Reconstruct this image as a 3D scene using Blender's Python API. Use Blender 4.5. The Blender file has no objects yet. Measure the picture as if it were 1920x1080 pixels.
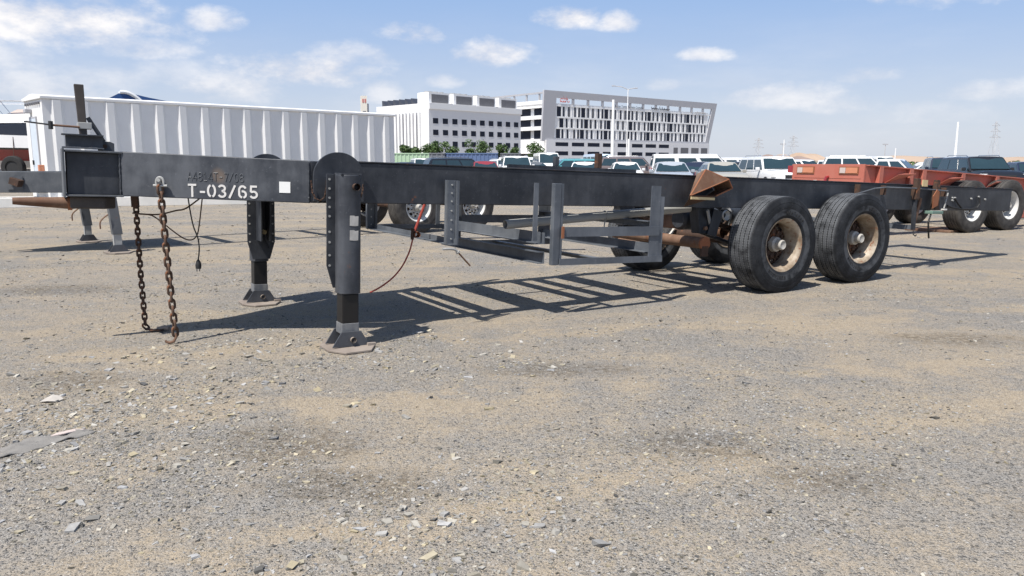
import bpy, math, random
import numpy as np
from mathutils import Vector, Matrix

rnd = random.Random(11)
sc = bpy.context.scene
C = sc.collection
R = math.radians

# ---------------------------------------------------------------- camera
cam_d = bpy.data.cameras.new('camera')
cam_d.sensor_width = 36.0
cam_d.lens = 27.056
cam_d.clip_start = 0.05
cam_d.clip_end = 6000
cam = bpy.data.objects.new('camera', cam_d)
cam.location = (0, 0, 1.42)
cam.rotation_euler = (R(90 - 9.25), 0, 0)
C.objects.link(cam)
sc.camera = cam

# ---------------------------------------------------------------- exposure
sc.view_settings.view_transform = 'Standard'
sc.view_settings.look = 'None'
sc.view_settings.exposure = 0.5
sc.view_settings.gamma = 1.0
sc.view_settings.use_curve_mapping = False

# ---------------------------------------------------------------- sun and sky
SUN_EL, SUN_AZ = 60.0, 217.0          # azimuth clockwise from +Y
to_sun = Vector((math.sin(R(SUN_AZ)) * math.cos(R(SUN_EL)), math.cos(R(SUN_AZ)) * math.cos(R(SUN_EL)), math.sin(R(SUN_EL))))
sd = bpy.data.lights.new('sun', 'SUN')
sd.energy = 4.6
sd.angle = R(0.53)
sd.color = (1.0, 0.955, 0.89)
so = bpy.data.objects.new('sun', sd)
so.rotation_euler = (-to_sun).to_track_quat('-Z', 'Y').to_euler()
so.location = (-20, -20, 40)
C.objects.link(so)

world = bpy.data.worlds.new('World')
sc.world = world
world.use_nodes = True
world.cycles.sampling_method = 'MANUAL'
world.cycles.sample_map_resolution = 512
sc.cycles.max_bounces = 4
sc.cycles.diffuse_bounces = 3
sc.cycles.glossy_bounces = 2
wt = world.node_tree
wt.nodes.clear()


class N:
    """small node-building helper"""
    def __init__(s, nt):
        s.nt = nt

    def node(s, typ, **kw):
        n = s.nt.nodes.new(typ)
        for k, v in kw.items():
            setattr(n, k, v)
        return n

    def put(s, sock, val):
        if isinstance(val, bpy.types.NodeSocket):
            s.nt.links.new(val, sock)
        elif isinstance(val, (tuple, list)) and len(val) == 3 and sock.type == 'RGBA':
            sock.default_value = (*val, 1)
        else:
            sock.default_value = val

    def math(s, op, a, b=0.0, c=None, clamp=False):
        n = s.node('ShaderNodeMath', operation=op, use_clamp=clamp)
        s.put(n.inputs[0], a)
        s.put(n.inputs[1], b)
        if c is not None:
            s.put(n.inputs[2], c)
        return n.outputs[0]

    def mix(s, f, a, b, blend='MIX'):
        n = s.node('ShaderNodeMix', data_type='RGBA', blend_type=blend)
        s.put(n.inputs[0], f)
        s.put(n.inputs[6], a)
        s.put(n.inputs[7], b)
        return n.outputs[2]

    def noise(s, vec, scale, detail=4.0, rough=0.55, dist=0.0):
        n = s.node('ShaderNodeTexNoise')
        s.put(n.inputs['Vector'], vec)
        n.inputs['Scale'].default_value = scale
        n.inputs['Detail'].default_value = detail
        n.inputs['Roughness'].default_value = rough
        n.inputs['Distortion'].default_value = dist
        return n.outputs[0]

    def voronoi(s, vec, scale, out='Color', feature='F1', rand=1.0):
        n = s.node('ShaderNodeTexVoronoi', feature=feature)
        s.put(n.inputs['Vector'], vec)
        n.inputs['Scale'].default_value = scale
        n.inputs['Randomness'].default_value = rand
        return n.outputs[out]

    def ramp(s, f, stops, interp='LINEAR'):
        n = s.node('ShaderNodeValToRGB')
        n.color_ramp.interpolation = interp
        el = n.color_ramp.elements
        while len(el) < len(stops):
            el.new(0.5)
        for e, (p, c) in zip(el, stops):
            e.position = p
            e.color = (*c, 1) if isinstance(c, (tuple, list)) else (c, c, c, 1)
        s.put(n.inputs[0], f)
        return n.outputs[0]

    def smooth(s, v, a, b):
        n = s.node('ShaderNodeMapRange', interpolation_type='SMOOTHSTEP')
        s.put(n.inputs[0], v)
        n.inputs[1].default_value = a
        n.inputs[2].default_value = b
        return n.outputs[0]

    def mapping(s, vec, scale=(1, 1, 1), rot=(0, 0, 0), loc=(0, 0, 0)):
        n = s.node('ShaderNodeMapping')
        s.put(n.inputs[0], vec)
        n.inputs[1].default_value = loc
        n.inputs[2].default_value = rot
        n.inputs[3].default_value = scale
        return n.outputs[0]

    def bump(s, h, strength=0.3, dist=0.01):
        n = s.node('ShaderNodeBump')
        n.inputs['Strength'].default_value = strength
        n.inputs['Distance'].default_value = dist
        s.put(n.inputs['Height'], h)
        return n.outputs[0]

    def link(s, a, b):
        s.nt.links.new(a, b)


w = N(wt)
sky = w.node('ShaderNodeTexSky', sky_type='NISHITA', sun_disc=False)
sky.sun_elevation = R(SUN_EL)
sky.sun_rotation = R(SUN_AZ)
sky.air_density = 1.0
sky.dust_density = 0.8
sky.ozone_density = 2.4
geo = w.node('ShaderNodeTexCoord').outputs['Generated']
sep = w.node('ShaderNodeSeparateXYZ')
w.link(geo, sep.inputs[0])
# azimuth (degrees clockwise from +Y) and elevation of the view direction, roughened by noise
azn = w.math('MULTIPLY', w.math('ARCTAN2', sep.outputs[0], sep.outputs[1]), 57.2958)
eln = w.math('MULTIPLY', w.math('ARCSINE', sep.outputs[2]), 57.2958)
nv = w.mapping(geo, scale=(1, 1, 2.0))
n1 = w.noise(nv, 9.0, 9.0, 0.62)
n2 = w.noise(nv, 34.0, 6.0, 0.6)
nn = w.math('ADD', w.math('MULTIPLY', w.math('SUBTRACT', n1, 0.5), 4.2), w.math('MULTIPLY', w.math('SUBTRACT', n2, 0.5), 1.5))
# cumulus puffs: azimuth, elevation, half width, half height (degrees), thickness
CLOUDS = [(-29.5, 8.6, 6.8, 2.0, 0.95), (-25.0, 7.3, 3.0, 0.9, 0.6), (-20.5, 9.2, 1.9, 0.75, 0.7), (-33.5, 6.2, 3.2, 1.1, 0.5),
          (-31.5, 4.4, 6.0, 1.3, 0.5), (-27.0, 5.2, 3.0, 0.9, 0.4), (-19.3, 4.9, 3.6, 1.3, 0.6), (-23.0, 5.6, 3.4, 0.9, 0.35),
          (-14.4, 6.2, 5.2, 1.35, 0.9), (-11.5, 7.3, 3.6, 0.9, 0.55), (-9.4, 4.9, 1.6, 0.9, 0.5), (-7.2, 8.9, 2.3, 0.85, 0.9),
          (-1.6, 7.5, 2.7, 1.0, 0.95), (4.0, 10.0, 2.2, 0.95, 0.9), (7.5, 9.6, 1.5, 0.75, 0.75), (-4.8, 5.7, 1.3, 0.5, 0.45),
          (13.6, 7.3, 1.8, 0.5, 0.7), (10.8, 5.4, 1.4, 0.5, 0.4), (29.0, 11.0, 6.5, 1.6, 0.85), (19.0, 4.3, 5.0, 0.95, 0.55),
          (22.6, 3.7, 2.6, 0.7, 0.45), (24.2, 5.6, 2.0, 0.6, 0.5), (31.0, 4.3, 2.8, 0.7, 0.45), (28.0, 3.0, 3.6, 0.8, 0.3),
          (-44, 7.0, 6.0, 1.8, 0.8), (-56, 9.0, 7.0, 2.0, 0.8), (42, 6.0, 5.0, 1.4, 0.7), (55, 9.0, 7.0, 1.9, 0.8), (75, 6.5, 6.0, 1.5, 0.7),
          (-78, 6.0, 7.0, 1.6, 0.7), (-12, 16, 7, 2.2, 0.8), (18, 19, 8, 2.6, 0.8), (110, 9, 8, 2, 0.7), (-115, 10, 8, 2, 0.7), (160, 9, 8, 2, 0.7), (-160, 8, 8, 2, 0.7)]
mask = None
for a0, e0, wa, we, th in CLOUDS:
    wa, we, th = wa * 1.12, we * 1.28, min(1.0, th * 1.12)
    qa = w.math('MULTIPLY', w.math('SUBTRACT', azn, a0), 1 / wa)
    qe = w.math('MULTIPLY', w.math('SUBTRACT', eln, e0), 1 / we)
    # flatter underneath than on top
    qe = w.math('MAXIMUM', qe, w.math('MULTIPLY', qe, -1.5))
    q = w.math('ADD', w.math('MULTIPLY', qa, qa), w.math('MULTIPLY', qe, qe))
    v = w.math('SUBTRACT', w.math('ADD', nn, 0.95), q)
    m = w.math('MULTIPLY', w.smooth(v, -0.25, 1.5), th)
    mask = m if mask is None else w.math('MAXIMUM', mask, m)
# thin veil of cloud low over the horizon
veil = w.math('MULTIPLY', w.smooth(w.noise(w.mapping(geo, scale=(1, 1, 4)), 5.0, 6, 0.6), 0.42, 0.75), w.smooth(w.math('MULTIPLY', eln, -1), -12.0, -1.0))
mask = w.math('MAXIMUM', mask, w.math('MULTIPLY', veil, 0.28))
haze = w.math('MULTIPLY', w.smooth(w.math('MULTIPLY', eln, -1), -45.0, -8.0), 0.85)
mask = w.math('MULTIPLY', mask, w.smooth(eln, -0.5, 1.5))
bg1 = w.node('ShaderNodeBackground')
w.link(sky.outputs[0], bg1.inputs[0])
bg1.inputs[1].default_value = 0.10
bgh = w.node('ShaderNodeBackground')
w.link(w.mix(w.smooth(eln, 0.0, 13.0), (0.465, 0.500, 0.575), (0.238, 0.358, 0.585)), bgh.inputs[0])
bgh.inputs[1].default_value = 1.0
bg2 = w.node('ShaderNodeBackground')
ccol = w.mix(w.smooth(n1, 0.3, 0.7), (0.54, 0.54, 0.58), (0.76, 0.742, 0.735))
w.link(ccol, bg2.inputs[0])
bg2.inputs[1].default_value = 1.0
mh = w.node('ShaderNodeMixShader')
w.link(haze, mh.inputs[0])
w.link(bg1.outputs[0], mh.inputs[1])
w.link(bgh.outputs[0], mh.inputs[2])
ms = w.node('ShaderNodeMixShader')
w.link(mask, ms.inputs[0])
w.link(mh.outputs[0], ms.inputs[1])
w.link(bg2.outputs[0], ms.inputs[2])
wo = w.node('ShaderNodeOutputWorld')
w.link(ms.outputs[0], wo.inputs[0])

# ---------------------------------------------------------------- materials
M = {}


def new_mat(name):
    m = bpy.data.materials.new(name)
    m.use_nodes = True
    nt = m.node_tree
    b = nt.nodes['Principled BSDF']
    M[name] = m
    n = N(nt)
    n.co = n.node('ShaderNodeTexCoord').outputs['Object']
    return n, b


def steel(name, base, dust, rust=0.0, rough=0.55, dust_amt=0.5, scale=1.0, spec=0.4, rustcol=(0.17, 0.065, 0.028), patch=None):
    """painted steel with dust film, runs, chips and rust"""
    n, b = new_mat(name)
    big = n.noise(n.co, 2.1 * scale, 6, 0.62)
    runs = n.noise(n.mapping(n.co, scale=(6, 6, 1.1)), 2.2 * scale, 5, 0.6)
    f = n.math('ADD', n.math('MULTIPLY', big, 0.78), n.math('MULTIPLY', runs, 0.22))
    col = n.mix(n.math('MULTIPLY', n.smooth(f, 0.36, 0.68), dust_amt), base, dust)
    fine = n.noise(n.co, 38 * scale, 3, 0.7)
    col = n.mix(n.math('MULTIPLY', n.smooth(fine, 0.63, 0.71), 0.5), col, dust)
    scr = n.noise(n.mapping(n.co, scale=(2.0, 2.0, 46.0), rot=(0.2, 0.35, 0.1)), 3.0, 3, 0.5)
    col = n.mix(n.math('MULTIPLY', n.smooth(scr, 0.70, 0.74), 0.30), col, dust)
    if rust > 0:
        rn = n.noise(n.co, 5.5 * scale, 7, 0.68)
        rf = n.smooth(rn, 0.72 - rust * 0.42, 0.80 - rust * 0.34)
        rc = n.mix(n.noise(n.co, 24, 4), tuple(c * 0.55 for c in rustcol), tuple(min(1, c * 1.6) for c in rustcol))
        col = n.mix(rf, col, rc)
    if patch:
        # bare primer showing through in one worn spot
        vd_ = n.node('ShaderNodeVectorMath', operation='DISTANCE')
        n.link(n.co, vd_.inputs[0])
        vd_.inputs[1].default_value = patch[0]
        pf = n.math('SUBTRACT', 1.0, n.smooth(n.math('ADD', vd_.outputs['Value'], n.math('MULTIPLY', n.math('SUBTRACT', rn, 0.5), patch[1] * 1.6)), patch[1] * 0.35, patch[1] * 1.15))
        col = n.mix(n.math('MULTIPLY', pf, 0.8), col, (0.15, 0.115, 0.09))
    n.put(b.inputs['Base Color'], col)
    n.put(b.inputs['Roughness'], n.math('ADD', n.math('MULTIPLY', big, 0.25), rough - 0.12))
    b.inputs['Specular IOR Level'].default_value = spec
    n.put(b.inputs['Normal'], n.bump(n.math('ADD', n.math('MULTIPLY', big, 0.5), n.math('MULTIPLY', fine, 0.22)), 0.25, 0.006))
    return M[name]


steel('black_paint', (0.015, 0.018, 0.024), (0.085, 0.09, 0.10), 0.13, 0.5, 0.6)
steel('flange_black', (0.018, 0.020, 0.025), (0.09, 0.09, 0.095), 0.34, 0.6, 0.6, 1.4)
steel('grey_black_paint', (0.025, 0.028, 0.035), (0.11, 0.117, 0.13), 0.15, 0.5, 0.6)
steel('grey_paint', (0.065, 0.072, 0.082), (0.17, 0.175, 0.18), 0.12, 0.5, 0.6)
steel('rack_grey', (0.072, 0.082, 0.097), (0.20, 0.215, 0.235), 0.10, 0.5, 0.6)
steel('rust', (0.115, 0.058, 0.034), (0.24, 0.155, 0.105), 0.35, 0.8, 0.75, 1.6)
steel('dark_rust', (0.042, 0.024, 0.017), (0.12, 0.070, 0.046), 0.35, 0.8, 0.6, 2.0)
steel('mast_steel', (0.045, 0.038, 0.034), (0.11, 0.095, 0.085), 0.15, 0.7, 0.6)
steel('nose_paint', (0.028, 0.032, 0.040), (0.13, 0.138, 0.152), 0.15, 0.5, 0.7, patch=((-6.335, -0.515, 1.075), 0.065))
steel('chain_rust', (0.060, 0.036, 0.025), (0.165, 0.10, 0.066), 0.3, 0.8, 0.6, 3.0)
steel('sleeve_steel', (0.10, 0.108, 0.12), (0.32, 0.31, 0.29), 0.12, 0.7, 0.6, 2.5)
steel('grease_steel', (0.006, 0.006, 0.006), (0.017, 0.014, 0.012), 0.0, 0.45, 0.5)
steel('salmon_paint', (0.42, 0.128, 0.088), (0.47, 0.195, 0.145), 0.0, 0.55, 0.5)
steel('orange_rust', (0.24, 0.085, 0.038), (0.33, 0.17, 0.09), 0.25, 0.75, 0.5)
steel('galvanised', (0.30, 0.30, 0.29), (0.42, 0.42, 0.40), 0.08, 0.5, 0.6)
steel('foot_plate', (0.19, 0.155, 0.13), (0.34, 0.295, 0.25), 0.18, 0.8, 0.6)
steel('cream_rim', (0.20, 0.145, 0.095), (0.50, 0.435, 0.345), 0.42, 0.55, 0.9, 2.2)
steel('white_steel', (0.58, 0.57, 0.54), (0.72, 0.70, 0.66), 0.05, 0.5, 0.6)
steel('hub_white', (0.36, 0.34, 0.30), (0.52, 0.50, 0.46), 0.25, 0.5, 0.6, 4.0)
steel('cabin_white', (0.72, 0.715, 0.70), (0.83, 0.83, 0.82), 0.05, 0.55, 0.5, 0.4)


def plain(name, col, rough=0.5, metal=0.0, var=0.12, scale=6.0, spec=0.5, coat=0.0, bump=0.0):
    n, b = new_mat(name)
    f = n.noise(n.co, scale, 5, 0.6)
    c = n.mix(f, tuple(x * (1 - var) for x in col), tuple(min(1, x * (1 + var)) for x in col))
    n.put(b.inputs['Base Color'], c)
    n.put(b.inputs['Roughness'], n.math('ADD', n.math('MULTIPLY', f, 0.16), max(0.02, rough - 0.08)))
    b.inputs['Metallic'].default_value = metal
    b.inputs['Specular IOR Level'].default_value = spec
    b.inputs['Coat Weight'].default_value = coat
    if bump:
        n.put(b.inputs['Normal'], n.bump(n.noise(n.co, scale * 8, 3), bump, 0.01))
    return M[name]


plain('stencil_white', (0.62, 0.60, 0.57), 0.7, var=0.25, scale=30)
plain('sticker_white', (0.74, 0.74, 0.72), 0.5, var=0.06, scale=20)
plain('worn_label', (0.40, 0.385, 0.36), 0.8, var=0.35, scale=26)
plain('rubber_black', (0.014, 0.014, 0.015), 0.7, scale=10)
plain('red_hose', (0.30, 0.045, 0.032), 0.6, scale=14)
plain('brown_cable', (0.075, 0.042, 0.026), 0.6, scale=20)
plain('pipe_grey', (0.30, 0.30, 0.285), 0.55, scale=8)
plain('yellow_chip', (0.56, 0.44, 0.24), 0.6, scale=30)
plain('green_box', (0.14, 0.22, 0.18), 0.6)
plain('glass_dark', (0.022, 0.044, 0.054), 0.08, var=0.3, scale=1.5, spec=0.7)
plain('window_blue', (0.012, 0.016, 0.030), 0.45, var=0.4, scale=0.6, spec=0.2)
plain('rubber_car', (0.018, 0.018, 0.018), 0.8)
plain('alloy', (0.42, 0.42, 0.42), 0.35, 0.7)
plain('chrome', (0.62, 0.62, 0.62), 0.2, 0.9)
plain('lamp_clear', (0.60, 0.60, 0.58), 0.15)
plain('lamp_red', (0.34, 0.018, 0.018), 0.2)
plain('lamp_amber', (0.55, 0.22, 0.12), 0.3)
plain('trim_black', (0.02, 0.02, 0.02), 0.6)
plain('plaster_white', (0.80, 0.795, 0.785), 0.8, var=0.03, scale=0.15)
plain('plaster_grey', (0.70, 0.695, 0.70), 0.8, var=0.04, scale=0.12)
plain('panel_grey', (0.40, 0.40, 0.42), 0.6, var=0.05, scale=0.12)
plain('roof_unit', (0.40, 0.40, 0.40), 0.7, var=0.2, scale=1.5)
plain('louvre_dark', (0.14, 0.14, 0.15), 0.7, var=0.4, scale=3)
plain('solar_dark', (0.05, 0.055, 0.07), 0.3)
plain('sign_dark', (0.03, 0.03, 0.04), 0.6)
plain('sign_red', (0.5, 0.16, 0.15), 0.6)
plain('tower_cream', (0.70, 0.66, 0.58), 0.8)
plain('pole_white', (0.78, 0.78, 0.77), 0.5, var=0.03)
plain('pylon_grey', (0.45, 0.43, 0.42), 0.6, var=0.05)
plain('bark', (0.10, 0.075, 0.05), 0.9)
plain('boat_white', (0.74, 0.74, 0.73), 0.25, var=0.04, coat=0.4)
plain('boat_red', (0.27, 0.022, 0.026), 0.3, coat=0.4)
plain('boat_dark', (0.014, 0.014, 0.018), 0.2, coat=0.3)
plain('canvas_blue', (0.016, 0.065, 0.20), 0.7)
plain('door_pale', (0.56, 0.62, 0.68), 0.5)
plain('container_green', (0.38, 0.52, 0.36), 0.6)
plain('container_blue', (0.10, 0.15, 0.28), 0.6)
plain('container_grey', (0.16, 0.17, 0.19), 0.6)
plain('rag_grey', (0.20, 0.19, 0.175), 0.95, var=0.25, scale=14, bump=0.4)
plain('rag_pink', (0.50, 0.42, 0.38), 0.95, var=0.1, scale=14, bump=0.3)
plain('paper_white', (0.40, 0.37, 0.33), 0.9, var=0.3, scale=14)
for nme, col in dict(car_white=(0.74, 0.74, 0.73), car_black=(0.012, 0.013, 0.016), car_silver=(0.34, 0.37, 0.41), car_champagne=(0.34, 0.33, 0.29), car_red=(0.24, 0.035, 0.045),
                     car_teal=(0.10, 0.32, 0.35), car_brown=(0.17, 0.135, 0.13), car_grey=(0.13, 0.14, 0.15), car_navy=(0.018, 0.024, 0.045), car_paleblue=(0.52, 0.62, 0.74), car_sage=(0.40, 0.47, 0.47)).items():
    plain(nme, col, 0.28, 0.0, 0.05, 2.0, 0.5, 0.6)

# leaves
n, b = new_mat('leaf')
lf = n.noise(n.co, 1.1, 3)
n.put(b.inputs['Base Color'], n.mix(lf, (0.035, 0.075, 0.018), (0.10, 0.16, 0.045)))
b.inputs['Roughness'].default_value = 0.6
b.inputs['Subsurface Weight'].default_value = 0.0

# tyre rubber: dusty, tread faces paler than the sidewall grooves
n, b = new_mat('tyre')
t1 = n.noise(n.co, 7, 6, 0.65)
t2 = n.noise(n.co, 60, 3, 0.7)
sx = n.node('ShaderNodeSeparateXYZ')
n.link(n.co, sx.inputs[0])
rad = n.math('SQRT', n.math('ADD', n.math('MULTIPLY', sx.outputs[0], sx.outputs[0]), n.math('MULTIPLY', sx.outputs[2], sx.outputs[2])))
col = n.mix(n.smooth(t1, 0.35, 0.7), (0.011, 0.012, 0.014), (0.028, 0.030, 0.034))
# road dust held on the lettering band of the sidewall and on the worn tread blocks
band = n.math('MULTIPLY', n.smooth(rad, 0.322, 0.336), n.math('SUBTRACT', 1.0, n.smooth(rad, 0.392, 0.400)))
dusty = n.math('MAXIMUM', n.math('MULTIPLY', band, 0.75), n.math('MULTIPLY', n.smooth(rad, 0.527, 0.533), 0.9))
col = n.mix(n.math('MULTIPLY', dusty, n.smooth(t1, 0.25, 0.62)), col, (0.095, 0.100, 0.107))
# pale sipe edges dotted along the circumferential grooves
an = n.math('ARCTAN2', sx.outputs[2], sx.outputs[0])
gd = n.math('ABSOLUTE', n.math('SUBTRACT', n.math('FRACT', n.math('ADD', n.math('MULTIPLY', sx.outputs[1], 16.978), 0.5)), 0.5))
dots = n.math('MULTIPLY', n.smooth(n.math('SINE', n.math('MULTIPLY', an, 118.0)), 0.1, 0.7), n.math('SUBTRACT', 1.0, n.smooth(gd, 0.16, 0.24)))
dots = n.math('MULTIPLY', n.math('MULTIPLY', dots, n.smooth(rad, 0.528, 0.5335)), n.smooth(t1, 0.30, 0.55))
col = n.mix(n.math('MULTIPLY', dots, 0.75), col, (0.23, 0.235, 0.24))
col = n.mix(n.math('MULTIPLY', n.smooth(t2, 0.62, 0.7), 0.3), col, (0.14, 0.13, 0.12))
n.put(b.inputs['Base Color'], col)
b.inputs['Roughness'].default_value = 0.72
b.inputs['Specular IOR Level'].default_value = 0.22
n.put(b.inputs['Normal'], n.bump(n.math('ADD', t2, t1), 0.35, 0.004))
plain('tyre_black', (0.010, 0.010, 0.011), 0.75, scale=20)
n, b = new_mat('old_tyre')
t1 = n.noise(n.co, 5, 6, 0.65)
n.put(b.inputs['Base Color'], n.mix(n.smooth(t1, 0.35, 0.7), (0.030, 0.027, 0.025), (0.075, 0.068, 0.06)))
b.inputs['Roughness'].default_value = 0.8
n.put(b.inputs['Normal'], n.bump(t1, 0.3, 0.01))

# gravel yard
n, b = new_mat('gravel_ground')
co = n.node('ShaderNodeNewGeometry').outputs['Position']
big = n.noise(co, 0.5, 8, 0.66, 0.5)
mid = n.noise(co, 3.1, 7, 0.68)
fin = n.noise(co, 19, 5, 0.75)
strk = n.noise(n.mapping(co, scale=(0.2, 1.6, 1), rot=(0, 0, R(-12))), 0.8, 6, 0.65)
sf = n.math('ADD', n.math('ADD', n.math('MULTIPLY', big, 0.34), n.math('MULTIPLY', mid, 0.26)), n.math('ADD', n.math('MULTIPLY', strk, 0.24), n.math('MULTIPLY', fin, 0.26)))
sand = n.mix(n.noise(co, 14, 6, 0.75), (0.270, 0.220, 0.156), (0.412, 0.344, 0.256))
grav = n.mix(n.noise(co, 28, 6, 0.8), (0.165, 0.155, 0.141), (0.335, 0.316, 0.287))
sxy = n.node('ShaderNodeSeparateXYZ')
n.link(co, sxy.inputs[0])
# compacted wheel lanes crossing the yard
lane = None
for az_, off_, wd_ in ((78, 4.55, .16), (78, 6.15, .16), (64, 1.15, .15), (64, 2.75, .15), (96, 10.6, .22), (96, 12.3, .22), (88, 17.5, .3), (88, 19.4, .3)):
    a_ = R(az_)
    q_ = n.math('ADD', n.math('MULTIPLY', sxy.outputs[0], -math.cos(a_)), n.math('MULTIPLY', sxy.outputs[1], math.sin(a_)))
    q_ = n.math('ADD', q_, n.math('MULTIPLY', n.math('SUBTRACT', big, 0.5), 1.1))
    q_ = n.math('SUBTRACT', 1.0, n.smooth(n.math('ABSOLUTE', n.math('SUBTRACT', q_, off_)), wd_ * 0.5, wd_ * 1.5))
    lane = q_ if lane is None else n.math('MAXIMUM', lane, q_)
lane = n.math('MULTIPLY', lane, n.smooth(mid, 0.36, 0.60))
sandy = n.smooth(n.math('ADD', sf, n.math('MULTIPLY', lane, 0.07)), 0.45, 0.645)
col = n.mix(sandy, grav, sand)


def pebbles(col, sc_, lo, hi, keep, k=0.7):
    v = n.voronoi(co, sc_)
    h = n.node('ShaderNodeSeparateColor')
    n.link(v, h.inputs[0])
    pc_ = n.ramp(h.outputs[0], [(0.0, tuple(x * 0.42 for x in lo)), (0.35, lo), (0.8, hi), (1.0, tuple(min(1, x * 1.55) for x in hi))])
    d_ = n.voronoi(co, sc_, 'Distance')
    m_ = n.math('MULTIPLY', n.smooth(h.outputs[1], keep, keep + 0.25), n.smooth(n.math('MULTIPLY', d_, -1), -0.55, -0.33))
    m_ = n.math('MULTIPLY', m_, n.math('SUBTRACT', 1.0, n.math('MULTIPLY', sandy, k)))
    return n.mix(m_, col, pc_), m_, d_, h


col, pm, vd, h1 = pebbles(col, 62.0, (0.175, 0.166, 0.152), (0.318, 0.303, 0.278), 0.42)
col, pm2, vd2, h2 = pebbles(col, 128.0, (0.170, 0.162, 0.150), (0.320, 0.306, 0.283), 0.30, 0.6)
v3 = n.voronoi(co, 290.0)
h3 = n.node('ShaderNodeSeparateColor')
n.link(v3, h3.inputs[0])
col = n.mix(0.8, col, n.ramp(h3.outputs[0], [(0.0, 0.52), (0.4, 0.98), (1.0, 1.34)]), 'MULTIPLY')
# old oil and damp stains in the yard
warp = n.math('MULTIPLY', n.math('SUBTRACT', mid, 0.5), 2.2)
stain = None
for sx_, sy_, rx_, ry_ in ((-1.15, 3.75, 0.55, 0.42), (-0.75, 3.25, 0.55, 0.28), (1.0, 3.75, 0.55, 0.30), (1.45, 3.30, 0.42, 0.22), (2.35, 2.85, 0.45, 0.25), (0.35, 5.2, 0.7, 0.25), (-2.9, 4.9, 0.5, 0.3), (3.6, 6.1, 0.8, 0.35), (-5.2, 8.6, 1.0, 0.5), (6.8, 7.7, 0.9, 0.4)):
    qx = n.math('MULTIPLY', n.math('SUBTRACT', sxy.outputs[0], sx_), 1 / rx_)
    qy = n.math('MULTIPLY', n.math('SUBTRACT', sxy.outputs[1], sy_), 1 / ry_)
    q_ = n.math('SUBTRACT', n.math('ADD', warp, 1.0), n.math('ADD', n.math('MULTIPLY', qx, qx), n.math('MULTIPLY', qy, qy)))
    q_ = n.smooth(q_, 0.0, 1.3)
    stain = q_ if stain is None else n.math('MAXIMUM', stain, q_)
col = n.mix(n.math('MULTIPLY', n.math('MULTIPLY', stain, n.smooth(fin, 0.38, 0.60)), 0.75), col, (0.075, 0.062, 0.046))
n.put(b.inputs['Base Color'], col)
b.inputs['Roughness'].default_value = 0.95
b.inputs['Specular IOR Level'].default_value = 0.15
hgt = n.math('ADD', n.math('MULTIPLY', n.math('SUBTRACT', 1.0, vd), n.math('MULTIPLY', pm, 1.3)), n.math('MULTIPLY', n.math('SUBTRACT', 1.0, vd2), n.math('MULTIPLY', pm2, 0.7)))
hgt = n.math('ADD', hgt, n.math('ADD', n.math('MULTIPLY', mid, 1.6), n.math('ADD', n.math('MULTIPLY', fin, 0.7), n.math('MULTIPLY', h3.outputs[1], 0.22))))
n.put(b.inputs['Normal'], n.bump(hgt, 0.85, 0.012))

# loose stones take their tint from each stone
n, b = new_mat('stone')
at = n.node('ShaderNodeAttribute', attribute_name='tint')
n.put(b.inputs['Base Color'], n.mix(0.35, at.outputs[0], n.noise(n.co, 55, 4), 'OVERLAY'))
b.inputs['Roughness'].default_value = 0.9
b.inputs['Specular IOR Level'].default_value = 0.2
n, b = new_mat('dune_sand')
dn = n.noise(n.co, 0.02, 6)
n.put(b.inputs['Base Color'], n.mix(dn, (0.30, 0.215, 0.15), (0.47, 0.36, 0.27)))
b.inputs['Roughness'].default_value = 1.0
n, b = new_mat('grey_spoil')
dn = n.noise(n.co, 0.05, 6)
n.put(b.inputs['Base Color'], n.mix(dn, (0.20, 0.15, 0.13), (0.30, 0.23, 0.20)))
b.inputs['Roughness'].default_value = 1.0


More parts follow.
